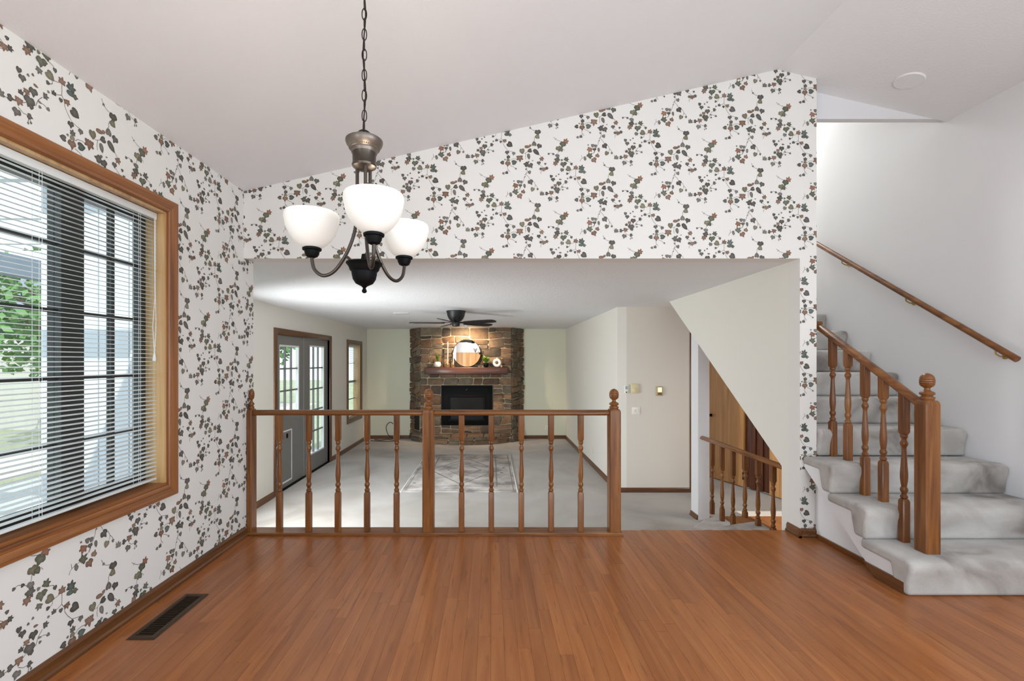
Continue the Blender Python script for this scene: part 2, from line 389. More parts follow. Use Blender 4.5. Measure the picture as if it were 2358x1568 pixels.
# wall behind the camera, glazed doors added to go with the fill
mb = MB()
mb.box(XL - 0.1, -0.3, YB - 0.12, YB, 0, 3.3).box(2.9, XR, YB - 0.12, YB, 0, 3.3).box(-0.3, 2.9, YB - 0.12, YB, 2.3, 3.3)
wall_back = struct(obj('wall_back', mb, M['paper']), 'white wall behind the dining area with added patio doors', 'wall')
d3 = sroot('added_doors', 'added white framed glazed doors, unseen behind the camera', 'door', (1.3, YB - 0.05, 0))
for xx in (-0.27, 0.79, 1.86, 2.87): obj('stile', MB().box(xx - 0.03, xx + 0.03, YB - 0.09, YB - 0.02, 0, 2.3), M['whitetrim'], d3)
for zz in (0.05, 2.26): obj('rail', MB().box(-0.3, 2.9, YB - 0.09, YB - 0.02, zz - 0.04, zz + 0.04), M['whitetrim'], d3)
for i in range(3): obj('pane', MB().box(-0.24 + 1.06 * i, 0.76 + 1.06 * i, YB - 0.06, YB - 0.055, 0.09, 2.22), M['glass'], d3)
# wooden cupboard on that wall (seen in the mirror over the mantel)
cb = thing('cupboard', 'honey wood cupboard with four plain doors against the back wall', 'cupboard', (-1.0, YB, 0))
obj('body', MB().box(-1.68, -0.36, YB + 0.005, YB + 0.03, 0, 1.62), M['doorwood'], cb)
for i in range(4): obj('door', MB().box(-1.66 + 0.325 * i, -1.345 + 0.325 * i, YB + 0.03, YB + 0.05, 0.05, 1.6), M['doorwood'], cb, bevel=0.004)

w4 = sroot('added_window_right', 'added white window frame on the solid right hand wall', 'window', (XR, -0.9, 0.5))  # frame added to dress the fill, no opening behind it
for q in ((-1.80, -1.74, 0.5, 2.2), (-0.06, 0.0, 0.5, 2.2), (-1.74, -0.06, 0.5, 0.56), (-1.74, -0.06, 2.14, 2.2)): obj('frame', MB().box(XR - 0.03, XR - 0.001, q[0], q[1], q[2], q[3]), M['whitetrim'], w4)
obj('pane', MB().box(XR - 0.012, XR - 0.004, -1.74, -0.06, 0.56, 2.14), M['glass'], w4)
# family room shell
mb = MB()
T0, T1 = FXL - 0.14, FXL
D0, D1, DZ = 5.99, 7.95, 1.57           # french door opening
V0, V1, VZ0, VZ1 = 8.985, 9.82, 0.09, 1.55   # narrow window
G0, G1, GZ0, GZ1 = 3.62, 5.05, -0.4, 1.55     # added opening, hidden by the cross wall
mb.box(T0, T1, 3.1, G0, FZ, CZ).box(T0, T1, G0, G1, FZ, GZ0).box(T0, T1, G0, G1, GZ1, CZ)
mb.box(T0, T1, G1, D0, FZ, CZ).box(T0, T1, D0, D1, DZ, CZ).box(T0, T1, D1, V0, FZ, CZ)
mb.box(T0, T1, V0, V1, FZ, VZ0).box(T0, T1, V0, V1, VZ1, CZ).box(T0, T1, V1, FYB + 0.1, FZ, CZ)
struct(obj('wall_family_left', mb, M['cream']), 'cream family room wall with the grey double door', 'wall')
struct(obj('wall_family_back', MB().box(FXL, FXR + 0.12, FYB, FYB + 0.1, FZ, CZ), M['greenish']), 'pale sage green wall behind the stone fireplace', 'wall')
struct(obj('wall_family_right', MB().box(FXR, FXR + 0.12, FYC, FYB, FZ, CZ), M['cream']), 'cream family room wall right of the fireplace', 'wall')
struct(obj('wall_family_corner', MB().box(FXR + 0.12, 2.63, FYC, FYC + 0.12, FZ, CZ), M['tan']), 'cream wall carrying thermostat and light switches', 'wall')
struct(obj('wall_family_near', MB().box(FXL, XL - 0.16, 3.12, YW1, FZ, CZ), M['cream']), 'cream family room wall beside the dining room', 'wall')
struct(obj('wall_hall_end', MB().box(2.5, 3.35, 7.3, 7.4, FZ, CZ), M['cream']), 'cream wall at the far end of the hall', 'wall')
struct(obj('wall_hall_side', MB().box(4.5, 4.6, 3.3, 7.5, FZ, CZ), M['cream']), 'cream outer wall of the hall below the stairs', 'wall')
struct(obj('wall_hall_near', MB().box(SX1, 4.6, 3.30, 3.38, FZ, 0.3), M['cream']), 'cream wall under the lower stairs', 'wall')
mb = MB()
mb.box(FXL - 0.1, SX0, YW1, FYB + 0.1, CZ, CZ + 0.1).box(SX0, 4.6, 5.6, 7.5, CZ, CZ + 0.1).box(XR + 0.1, 4.6, 3.3, 5.6, CZ, CZ + 0.1)
mb.box(FXL, XL - 0.16, 3.12, YW1, CZ, CZ + 0.1)
struct(obj('ceiling_family', mb, M['ceil2']), 'textured white ceiling of the family room', 'ceiling')
trim_casing = struct(obj('trim_1', MB().box(2.63, 2.655, FYC - 0.012, FYC + 0.13, FZ, CZ), M['base_z']), 'thin brown casing at the end of the thermostat wall', 'trim')

# ------------------------------------------------------------------ ivy wallpaper print
S = 0.000597
LEAVES = [  # x, y, radius, shape, rotation, colour
 (1172,550,30,'i5',20,'r'),(1138,582,33,'i3',200,'g'),(1088,630,30,'i3',170,'o'),(1118,645,20,'h',150,'g'),(972,695,10,'h',90,'d'),(1025,697,11,'h',90,'d'),
 (1075,717,22,'i3',190,'m'),(1072,763,31,'i5',160,'d'),(1052,805,26,'i5',190,'b'),(1125,768,11,'h',80,'o'),(1178,760,27,'i5',30,'g'),(1143,815,30,'i3',180,'g'),(1165,805,16,'h',90,'g'),
 (1130,880,22,'i5',200,'m'),(1200,868,27,'h',120,'o'),(1238,812,13,'h',170,'d'),(1288,858,26,'i5',10,'b'),(1355,862,33,'i5',20,'t'),(1345,902,30,'e',95,'t'),(1388,907,17,'i3',90,'g'),
 (1188,925,12,'h',90,'d'),(1230,970,17,'i5',0,'d'),(1192,982,8,'h',90,'m'),(1280,985,13,'h',180,'d'),(1325,975,22,'i5',170,'b'),(1380,1017,30,'h',120,'d'),
 (1003,955,16,'h',190,'d'),(1024,992,21,'i3',180,'d'),(1090,935,8,'h',0,'m'),(1060,955,8,'h',0,'m'),(1105,992,15,'e',100,'b'),(1093,1038,26,'i3',180,'d'),(1172,1022,20,'i5',90,'d'),
 (1050,1062,20,'i5',180,'b'),(1015,1088,17,'i5',0,'d'),(1068,1108,32,'i3',190,'d'),(1080,1140,14,'h',180,'d'),(1130,1080,13,'e',110,'m'),(1135,1112,9,'h',90,'m'),(1190,1095,11,'h',130,'m'),
 (1003,1145,26,'i5',190,'b'),(895,1160,25,'i5',0,'m'),(950,1156,19,'i3',90,'d'),(990,1218,24,'i3',200,'m'),(1068,1207,17,'i3',100,'d'),(1078,1242,7,'h',180,'m'),(1060,1252,6,'h',180,'m'),
 (1353,1110,21,'i3',180,'d'),(1430,1123,18,'i3',190,'m'),(1368,1165,21,'i5',0,'d'),(1330,1195,8,'h',270,'m'),(1365,1200,17,'h',0,'o'),(1300,1230,20,'h',270,'d'),(1362,1240,28,'i3',180,'b'),(1432,1228,26,'h',80,'t'),
 (1455,1300,9,'h',150,'m'),(1348,1348,18,'i5',0,'d'),(1312,1355,13,'h',270,'m'),(1500,1175,38,'i5',180,'b'),(1527,1092,27,'h',170,'o'),(1580,1045,30,'e',92,'b'),(1622,1032,13,'h',60,'b'),(1620,1090,22,'h',250,'d'),
 (1685,1100,42,'e',140,'d'),(1668,1015,24,'h',0,'m'),(1728,1035,27,'i3',200,'d'),(1603,1150,32,'e',165,'m'),(1710,875,32,'i3',180,'d'),(1703,926,24,'h',130,'o'),(1623,828,11,'i5',0,'m'),
 (1755,1185,25,'i5',150,'b'),(1722,1232,20,'i3',180,'d'),(1797,1245,11,'h',60,'d'),(1745,1303,16,'i5',270,'d'),(1780,1305,24,'i5',180,'b'),(1815,1295,18,'i5',90,'d'),
 (1578,1250,27,'i3',280,'d'),(1625,1262,28,'i3',150,'d'),(1603,1220,10,'h',180,'m'),(1648,1207,9,'e',90,'m'),(1575,1305,10,'h',180,'m'),(1612,1340,18,'h',160,'m'),
 (1487,600,18,'h',300,'m'),(1515,603,16,'h',60,'m'),(1452,643,31,'i5',200,'r'),(1507,642,18,'i3',180,'d'),(1555,643,24,'e',175,'m'),(1625,600,29,'i3',150,'d'),(1650,685,22,'h',200,'o'),(1708,685,11,'h',180,'m'),
 (1433,592,9,'i5',0,'m'),(1450,718,33,'i5',40,'g'),(1397,755,15,'h',180,'m'),(1393,735,11,'h',250,'m'),(1540,717,22,'i3',20,'b'),(1500,764,29,'i3',150,'b'),(1558,545,9,'e',60,'m')]
STEMS = [[(1030,500),(1053,522),(1088,542),(1125,552)],[(1045,530),(1062,512)],[(1085,660),(1080,690),(1075,705)],[(965,695),(1000,684),(1030,700),(1060,715)],[(1145,640),(1156,658)],[(1195,785),(1222,790),(1238,806)],
 [(1215,880),(1240,884),(1270,876)],[(1218,884),(1221,905),(1216,918),(1190,926)],[(1288,875),(1289,920),(1286,950),(1252,966),(1230,970)],[(1287,950),(1306,980),(1310,1015),(1330,1050),(1362,1090),(1405,1102),(1450,1112)],[(1430,1105),(1436,1120)],
 [(1152,1040),(1125,1072),(1108,1120)],[(1125,1080),(1160,1082),(1190,1095)],[(1003,1160),(1035,1140),(1060,1118)],[(870,1128),(888,1148),(925,1166),(965,1162),(1000,1150)],[(1000,1185),(1030,1206),(1068,1207)],[(1070,1215),(1080,1240)],[(1065,1220),(1060,1250)],
 [(1388,1208),(1408,1188),(1440,1184),(1480,1190)],[(1362,1262),(1358,1300),(1375,1320),(1386,1338)],[(1385,1262),(1420,1274),(1442,1290),(1455,1305)],[(1366,1315),(1352,1340)],[(1525,1115),(1560,1122),(1600,1100)],[(1570,1120),(1566,1160),(1570,1190)],
 [(1605,790),(1625,832),(1655,850),(1700,862)],[(1695,905),(1668,945),(1672,968),(1648,1000),(1652,1020)],[(1720,1130),(1740,1150),(1755,1172)],[(1722,1245),(1750,1268),(1778,1290)],[(1780,1320),(1745,1335),(1746,1362)],[(1590,1265),(1578,1300),(1590,1330)],
 [(1583,495),(1556,545),(1545,590),(1505,668),(1482,700)],[(1578,518),(1605,545),(1622,580)],[(1635,585),(1665,600),(1682,635),(1705,660),(1710,680)],[(1682,635),(1676,665)],[(1340,780),(1350,755),(1372,740),(1400,733),(1430,722)],[(1362,745),(1357,710)],[(1575,480),(1583,495),(1555,520)],[(1500,690),(1512,660)]]
CMAP = {'d': (84, 81, 74), 'm': (108, 104, 96), 'g': (92, 93, 78), 'o': (116, 110, 90), 'r': (132, 94, 76), 'b': (122, 96, 80), 't': (84, 91, 84)}
def leaf_shape(kind):
    if kind == 'i5':
        pts = [(0, 1.05), (14, .78), (32, .52), (50, .86), (66, .9), (84, .62), (112, .82), (128, .88), (150, .6), (172, .62), (180, .4)]
    elif kind == 'i3':
        pts = [(0, 1.15), (18, .8), (38, .62), (60, .8), (85, .92), (115, .85), (145, .82), (168, .6), (180, .45)]
    elif kind == 'h':
        pts = [(0, 1.15), (22, .9), (45, .82), (75, .85), (110, .9), (140, .92), (162, .75), (180, .5)]
    else:
        pts = [(0, 1.1), (14, .85), (30, .68), (60, .5), (95, .44), (130, .5), (160, .62), (180, .6)]
    full = [(a, r) for a, r in pts] + [(360 - a, r) for a, r in reversed(pts[1:-1])]
    return [(r * math.sin(R(a)), -r * math.cos(R(a))) for a, r in full]
SHAPES = {k: leaf_shape(k) for k in ('i5', 'i3', 'h', 'e')}
def clip_poly(poly, planes):
    for (a, b, c) in planes:       # keep a*x+b*y+c >= 0 ; verts (x,y,col)
        out = []
        for i in range(len(poly)):
            p, q = poly[i], poly[(i + 1) % len(poly)]
            dp, dq = a * p[0] + b * p[1] + c, a * q[0] + b * q[1] + c
            if dp >= 0: out.append(p)
            if (dp >= 0) != (dq >= 0):
                tt = dp / (dp - dq); out.append((p[0] + (q[0] - p[0]) * tt, p[1] + (q[1] - p[1]) * tt, p[2]))
        poly = out
        if len(poly) < 3: return []
    return poly
def rect_planes(x0, x1, z0, z1): return [(1, 0, -x0), (-1, 0, x1), (0, 1, -z0), (0, -1, z1)]
def ivy_print(parent, regions, to3d, u0, v0, ou, ov, name='ivy_print'):
    """ou,ov: wall coordinates of pattern point (u0,v0); wall (a,b) with b up"""
    r2 = random.Random(11); vs, fs, cols = [], [], []
    amin = min(r[1][0] for r in regions); amax = max(r[1][1] for r in regions); bmin = min(r[1][2] for r in regions); bmax = max(r[1][3] for r in regions)
    def emit(tri, cs, lift):
        p3 = [(p[0], p[1], c) for p, c in zip(tri, cs)]
        xs = [p[0] for p in tri]; zs = [p[1] for p in tri]
        for planes, (ra, rb, rc, rd) in regions:
            if max(xs) < ra or min(xs) > rb or max(zs) < rc or min(zs) > rd: continue
            q = clip_poly(p3, planes)
            if len(q) >= 3:
                n = len(vs)
                for p in q: vs.append(to3d(p[0], p[1], lift)); cols.append(p[2])
                fs.append(tuple(range(n, n + len(q))))
    for i in range(-12, 13):
        for j in range(-14, 15):
            du, dv = 864 * i, -420 * i + 853 * j
            ca = ou + (1350 + du - u0) * S; cbb = ov - (950 + dv - v0) * S
            if ca < amin - 0.5 or ca > amax + 0.5 or cbb < bmin - 0.6 or cbb > bmax + 0.6: continue
            P = lambda u, v: (ou + (u + du - u0) * S, ov - (v + dv - v0) * S)
            for st in STEMS:
                for p, q in zip(st[:-1], st[1:]):
                    d = Vector((q[0] - p[0], q[1] - p[1])); d.normalize(); nx, ny = -d.y * 2.1, d.x * 2.1
                    c = lin(*[ch + r2.randint(-8, 8) for ch in (112, 100, 92)])
                    a, b, cc, dd = P(p[0] + nx, p[1] + ny), P(p[0] - nx, p[1] - ny), P(q[0] - nx * .8, q[1] - ny * .8), P(q[0] + nx * .8, q[1] + ny * .8)
                    emit([a, b, cc], [c] * 3, 0.0005); emit([a, cc, dd], [c] * 3, 0.0005)
            for li, (u, v, r, k, rot, ck) in enumerate(LEAVES):
                base = CMAP[ck]; j_ = r2.randint(-9, 9)
                rim = lin(*[max(20, ch + j_ - 4) for ch in base]); mid = lin(*[max(20, ch + j_ + 22) for ch in base])
                a = R(rot + r2.uniform(-6, 6)); ca_, sa_ = math.cos(a), math.sin(a)
                sh = [(px * ca_ - py * sa_, px * sa_ + py * ca_) for px, py in SHAPES[k]]
                pts = [P(u + px * r * 1.3, v + py * r * 1.3) for px, py in sh]; cen = P(u, v)
                lift = 0.0008 + 0.00003 * (li % 9)
                for m in range(len(pts)):
                    alt = rim if m % 3 else lin(*[max(16, ch + j_ - 18) for ch in base])
                    emit([cen, pts[m], pts[(m + 1) % len(pts)]], [mid, rim, alt], lift)
    me = bpy.data.meshes.new(name); me.from_pydata(vs, [], fs)
    at = me.color_attributes.new('print', 'FLOAT_COLOR', 'POINT')
    flat = [c for col in cols for c in col]; at.data.foreach_set('color', flat)
    me.materials.append(M['print'])
    o = bpy.data.objects.new(name, me); COL.objects.link(o); o.parent = parent; o['kind'] = 'stuff'
    return o
def reg(x0, x1, z0, z1, extra=()): return (rect_planes(x0, x1, z0, z1) + list(extra), (x0, x1, z0, z1))
# cross wall: below the two roof slopes
left_sl = (SL, -1, RZ - SL * RX); right_sl = (-SL, -1, RZ + SL * RX)
ivy_print(wall_front, [reg(XL, SX0, CZ, 3.3, [left_sl, right_sl]), reg(SX0, SX1, 0.05, 3.3, [left_sl, right_sl])],
          lambda a, b, l: (a, YW0 - l, b), 1053, 522, -0.694 + 1053 * S, 2.826 - 522 * S)
ztop = vault(XL)
TW = 0.064
ivy_print(wall_left, [reg(0.3, YW1, 0.06, WZ0 - TW), reg(0.3, YW0, WZ1 + TW, ztop), reg(WY1 + TW, YW1, WZ0 - TW, CZ), reg(WY1 + TW, YW0, CZ, WZ1 + TW), reg(0.3, WY0 - TW, WZ0 - TW, WZ1 + TW)],
          lambda a, b, l: (XL + l, a, b), 1053, 522, 2.2356, 2.283)
# ------------------------------------------------------------------ baseboards
def base(name, label, segs, mat, h=0.068, t=0.013, shoe=True):
    mb = MB()
    for (p0, p1, nrm) in segs:
        p0, p1, n = Vector(p0), Vector(p1), Vector(nrm)
        prof = [(0, 0), (t + 0.008, 0), (t + 0.008, 0.012), (t, 0.02), (t, h - 0.014), (t * 0.55, h - 0.004), (t * 0.3, h), (0, h)]
        vs = [p0 + n * a + Vector((0, 0, b)) for a, b in prof] + [p1 + n * a + Vector((0, 0, b)) for a, b in prof]
        k = len(prof)
        mb.add(vs, [tuple(range(k)), tuple(range(2 * k - 1, k - 1, -1))] + [(i, i + k, (i + 1) % k + k, (i + 1) % k) for i in range(k)])
    return struct(obj(name, mb, mat), label, 'baseboard')
base('baseboard_left', 'brown baseboard along the ivy papered window wall', [((XL, YB, 0), (XL, YW0 + 0.01, 0), (1, 0, 0))], M['base_y'])
base('baseboard_pillar', 'brown baseboard wrapped round the papered wall end', [((SX0, YW0 - 0.021, 0), (SX0, YW1 + 0.0, 0), (-1, 0, 0)), ((SX0 - 0.02, YW0, 0), (SX1 + 0.004, YW0, 0), (0, -1, 0))], M['base_y'], h=0.06)
base('baseboard_family_left', 'brown baseboard of the cream wall around the grey door', [((FXL, 3.4, FZ), (FXL, D0 - 0.09, FZ), (1, 0, 0)), ((FXL, D1 + 0.09, FZ), (FXL, FYB, FZ), (1, 0, 0))], M['base_y'], h=0.075)
base('baseboard_family_back', 'brown baseboard along the sage green wall', [((FXL, FYB, FZ), (-1.80, FYB, FZ), (0, -1, 0)), ((0.74, FYB, FZ), (FXR, FYB, FZ), (0, -1, 0))], M['base_x'], h=0.075)
base('baseboard_family_right', 'brown baseboard along the cream wall right of the rug', [((FXR, FYC, FZ), (FXR, FYB, FZ), (-1, 0, 0))], M['base_y'], h=0.075)
base('baseboard_family_corner', 'brown baseboard under the thermostat wall', [((FXR, FYC, FZ), (2.63, FYC, FZ), (0, -1, 0))], M['base_x'], h=0.06)

# ------------------------------------------------------------------ dining window
wn = sroot('window_1', 'wood trimmed dining window with dark muntins', 'window', (XL, 1.5, WZ0))
def casing_prof(w_):   # across width 0..w_, thickness
    return [(0, 0), (0, 0.012), (0.006, 0.017), (0.018, 0.017), (0.022, 0.014), (w_ - 0.026, 0.020), (w_ - 0.018, 0.024), (w_ - 0.004, 0.024), (w_, 0.018), (w_, 0)]
def casing(parent, y0, y1, z0, z1, w_, x, nx, my, mz, bottom=True):
    pr = casing_prof(w_); k = len(pr)
    def piece(pts0, pts1, mat):
        mb = MB(); mb.add(pts0 + pts1, [tuple(range(k)), tuple(range(2 * k - 1, k - 1, -1))] + [(i, i + k, (i + 1) % k + k, (i + 1) % k) for i in range(k)])
        obj('casing', mb, mat, parent)
    X = lambda t_: x + nx * t_
    piece([(X(t_), y0 - a, z1 + a) for a, t_ in pr], [(X(t_), y1 + a, z1 + a) for a, t_ in pr], my)
    if bottom: piece([(X(t_), y0 - a, z0 - a) for a, t_ in pr], [(X(t_), y1 + a, z0 - a) for a, t_ in pr], my)
    piece([(X(t_), y1 + a, z0 - (a if bottom else 0)) for a, t_ in pr], [(X(t_), y1 + a, z1 + a) for a, t_ in pr], mz)
    piece([(X(t_), y0 - a, z0 - (a if bottom else 0)) for a, t_ in pr], [(X(t_), y0 - a, z1 + a) for a, t_ in pr], mz)
casing(wn, WY0, WY1, WZ0, WZ1, TW, XL, 1, M['trim_y'], M['trim_z'])
XO = XL - 0.16
obj('sill', MB().box(XO, XL + 0.001, WY0, WY1, WZ0 - 0.001, WZ0 + 0.014), M['trim_y'], wn)
obj('head_jamb', MB().box(XO, XL, WY0, WY1, WZ1 - 0.012, WZ1), M['jamb'], wn)
for ya, yb in ((WY0, WY0 + 0.012), (WY1 - 0.012, WY1)): obj('side_jamb', MB().box(XO, XL, ya, yb, WZ0 + 0.014, WZ1 - 0.012), M['jamb'], wn)
XS = XL - 0.12
gz0, gz1 = WZ0 + 0.014, WZ1 - 0.012
for ya, yb in ((1.955, 2.065), (0.85, 0.96)): obj('mullion', MB().box(XS - 0.03, XS + 0.03, ya, yb, gz0, gz1), M['darkframe'], wn)
for za, zb in ((gz0, gz0 + 0.05), (gz1 - 0.05, gz1)): obj('sash_rail', MB().box(XS - 0.02, XS + 0.02, WY0 + 0.012, WY1 - 0.012, za, zb), M['darkframe'], wn)
for ya, yb in ((WY0 + 0.012, WY0 + 0.05), (WY1 - 0.05, WY1 - 0.012)): obj('sash_stile', MB().box(XS - 0.02, XS + 0.02, ya, yb, gz0 + 0.05, gz1 - 0.05), M['darkframe'], wn)
cols_y = [(0.60, 0.85), (0.96, 1.955), (2.065, 2.235), (2.255, 2.41)]
rows_z = [gz0 + 0.05, 0.866, 1.150, 1.434, 1.718, gz1 - 0.05]
obj('muntin', MB().box(XS - 0.012, XS + 0.012, 2.235, 2.255, gz0 + 0.05, gz1 - 0.05), M['darkframe'], wn)
for z in rows_z[1:-1]: obj('muntin', MB().box(XS - 0.011, XS + 0.011, WY0 + 0.05, WY1 - 0.05, z - 0.008, z + 0.008), M['darkframe'], wn)
for (ya, yb) in cols_y:
    for za, zb in zip(rows_z[:-1], rows_z[1:]):
        obj('pane', MB().box(XS - 0.002, XS + 0.002, ya, yb, za + 0.007, zb - 0.007), M['glass'], wn)
# mini blind
bx = XL - 0.046
bl = thing('window_blind', 'white horizontal mini blind with open slats hanging in the dining window', 'blind', (bx, 1.5, WZ0 + 0.03))
by0, by1 = WY0 + 0.025, WY1 - 0.022
obj('headrail', MB().box(bx - 0.014, bx + 0.014, by0, by1, WZ1 - 0.048, WZ1 - 0.014), M['vinyl'], bl, bevel=0.003)
ztop_s, zbot_s = WZ1 - 0.062, WZ0 + 0.045
sl = MB(); n = 5
prof = []
for i in range(n + 1):
    t_ = i / n - 0.5; prof.append((t_ * 0.024, 0.0022 * (1 - (2 * t_) ** 2)))
vs, fs = [], []
for yy in (by0, by1):
    for dx, dz in prof: vs.append((dx, yy - 1.5, dz - dx * 0.12))
    for dx, dz in prof: vs.append((dx, yy - 1.5, dz - 0.0007 - dx * 0.12))
k = 2 * (n + 1)
for i in range(n):
    fs.append((i, i + 1, k + i + 1, k + i)); fs.append((n + 1 + i, k + n + 1 + i, k + n + 2 + i, n + 2 + i))
fs.append((0, k, k + n + 1, n + 1)); fs.append((n, 2 * n + 1, k + 2 * n + 1, k + n))
sl.add(vs, fs); slm = mesh_of('slat', sl.smoothed(), M['vinyl'], angle=60)
NS = 66
for i in range(NS):
    z = zbot_s + 0.02 + (ztop_s - zbot_s - 0.02) * i / (NS - 1)
    inst('slat', slm, bl, (0, 0, z - (WZ0 + 0.03)), (0, R(random.uniform(-2, 2)), 0))
obj('bottom_rail', MB().box(bx - 0.012, bx + 0.012, by0, by1, zbot_s - 0.012, zbot_s), M['vinyl'], bl, bevel=0.003)
for yy in (0.80, 1.30, 1.80, 2.31):
    mb = MB()
    for dx in (-0.0135, 0.0135): mb.tube([(bx + dx, yy, zbot_s), (bx + dx, yy, WZ1 - 0.05)], 0.0008, 5)
    mb.tube([(bx + 0.0135, yy + 0.012, zbot_s), (bx + 0.0135, yy + 0.012, WZ1 - 0.05)], 0.0008, 5)
    obj('ladder_cord', mb, M['vinyl'], bl)
mb = MB(); yc = 2.405; xc = bx + 0.022
mb.tube([(xc, yc, WZ1 - 0.04), (xc, yc + 0.004, 1.55), (xc, yc - 0.012, 1.40), (xc, yc, 1.262)], 0.0016, 6)
mb.tube([(xc, yc + 0.008, WZ1 - 0.04), (xc, yc + 0.006, 1.6), (xc, yc + 0.012, 1.42), (xc, yc + 0.002, 1.262)], 0.0016, 6)
cd = obj('lift_cord', mb, M['vinyl'], bl)
obj('tassel', MB().lathe([(0.003, 1.264), (0.006, 1.25), (0.009, 1.228), (0.007, 1.222)], xc, yc, 10).smoothed(), M['vinyl'], cd)

# floor register beside the window wall
vt = thing('floor_register', 'long dark bronze floor register beside the baseboard under the window', 'vent', (-1.54, 2.235, 0))
VY0, VY1, VX0, VX1 = 2.035, 2.435, -1.600, -1.475
mb = MB()
def ring(z0, z1, o, i_):
    mb.add([(VX0 + o, VY0 + o, z0), (VX1 - o, VY0 + o, z0), (VX1 - o, VY1 - o, z0), (VX0 + o, VY1 - o, z0), (VX0 + i_, VY0 + i_, z1), (VX1 - i_, VY0 + i_, z1), (VX1 - i_, VY1 - i_, z1), (VX0 + i_, VY1 - i_, z1)],
           [(0, 1, 5, 4), (1, 2, 6, 5), (2, 3, 7, 6), (3, 0, 4, 7)])
ring(0.0006, 0.007, 0, 0.008); ring(0.007, 0.007, 0.008, 0.024); ring(0.007, 0.002, 0.024, 0.027)
obj('frame', mb, M['vent'], vt)
obj('backing', MB().box(VX0 + 0.026, VX1 - 0.026, VY0 + 0.026, VY1 - 0.026, 0.0005, 0.0012), M['ventdark'], vt)
lv = mesh_of('louver', MB().box(-0.0355, 0.0355, -0.0012, 0.0012, 0, 0.0042), M['vent'])
for i in range(24): inst('louver', lv, vt, ((VX0 + VX1) / 2 + 1.54, VY0 + 0.034 + i * (VY1 - VY0 - 0.068) / 23 - 2.235, 0.0014), (R(25), 0, 0))

# ------------------------------------------------------------------ railings: baluster, newel, finial builders
def baluster_mesh(name, z0, zt0, zt1, z1, mat, hw=0.0195):
    """square block z0..zt0, turned zt0..zt1, square block zt1..z1 (local origin at foot)"""
    mb = MB(); L_ = zt1 - zt0; c = 0.004
    def block(a, b, top, bot):
        pr = [(-hw + c, -hw), (hw - c, -hw), (hw, -hw + c), (hw, hw - c), (hw - c, hw), (-hw + c, hw), (-hw, hw - c), (-hw, -hw + c)]
        ring_ = []
        if bot: ring_.append((a, 0.74)); ring_.append((a + 0.013, 1))
        else: ring_.append((a, 1))
        if top: ring_.append((b - 0.013, 1)); ring_.append((b, 0.74))
        else: ring_.append((b, 1))
        vs = [(p[0] * s_, p[1] * s_, z) for z, s_ in ring_ for p in pr]; m = len(ring_)
        fs = [tuple(range(7, -1, -1)), tuple((m - 1) * 8 + i for i in range(8))]
        for i in range(m - 1):
            for j in range(8): fs.append((i * 8 + j, i * 8 + (j + 1) % 8, (i + 1) * 8 + (j + 1) % 8, (i + 1) * 8 + j))
        mb.add(vs, fs)
    block(z0, zt0, True, False); block(zt1, z1, False, True)
    T = [(0, .012), (.02, .0165), (.045, .0165), (.065, .0112), (.09, .0112), (.115, .0155), (.14, .0175), (.165, .0155), (.19, .0115), (.215, .0128), (.26, .0150), (.33, .0168), (.40, .0166), (.52, .0142),
         (.66, .0118), (.76, .0102), (.79, .0104), (.815, .0125), (.84, .0168), (.865, .0172), (.89, .014), (.91, .0108), (.93, .0108), (.95, .015), (.97, .0168), (.99, .0160), (1.0, .013)]
    mb.lathe([(r * 1.1, zt0 + u * L_) for u, r in T], 0, 0, 16)
    mb.smooth = True
    return mesh_of(name, mb, mat, angle=32)
def finial_mb(z0, h, r=0.032, cx=0, cy=0):
    T = [(0, .9), (.06, .95), (.10, 1.02), (.13, 1.0), (.16, .72), (.19, .74), (.22, .98), (.27, 1.03), (.31, .92), (.35, .55), (.40, .40), (.45, .40), (.48, .55), (.52, .80), (.57, .96), (.60, 1.0), (.615, .92), (.63, 1.01), (.68, 1.03), (.695, .95), (.71, 1.03),
         (.75, 1.02), (.765, .95), (.78, 1.0), (.85, .92), (.91, .76), (.96, .50), (.99, .22), (1.0, .02)]
    return MB().lathe([(r * b, z0 + a * h) for a, b in T], cx, cy, 24).smoothed()
def newel_mb(cx, cy, hx, hy, z0, z1):
    mb = MB(); c = 0.006
    rings = [(z0, 1.0), (z1 - 0.022, 1.0), (z1 - 0.008, 0.93), (z1, 0.80)]
    vs, fs = [], []
    for z, s_ in rings:
        a, b = hx * s_, hy * s_
        for p in [(-a + c, -b), (a - c, -b), (a, -b + c), (a, b - c), (a - c, b), (-a + c, b), (-a, b - c), (-a, -b + c)]: vs.append((cx + p[0], cy + p[1], z))
    for i in range(3):
        for j in range(8): fs.append((i * 8 + j, i * 8 + (j + 1) % 8, (i + 1) * 8 + (j + 1) % 8, (i + 1) * 8 + j))
    fs += [tuple(range(7, -1, -1)), tuple(24 + i for i in range(8))]
    return mb.add(vs, fs)
YR = 3.297
rl = thing('dining_railing', 'oak railing with ten turned balusters along the edge of the hardwood floor', 'railing', (-0.4, YR, 0))
def rail_prof(w_, h_): return [(-w_ / 2 + .006, 0), (w_ / 2 - .006, 0), (w_ / 2, .008), (w_ / 2, h_ * .55), (w_ / 2 - .008, h_ - .006), (w_ / 2 - .02, h_), (-w_ / 2 + .02, h_), (-w_ / 2 + .008, h_ - .006), (-w_ / 2, h_ * .55), (-w_ / 2, .008)]
px = lambda p, y: (p - X0) / F_PX * y
N_M, N_R = px(985.3, 3.257), px(1417.3, 3.257)
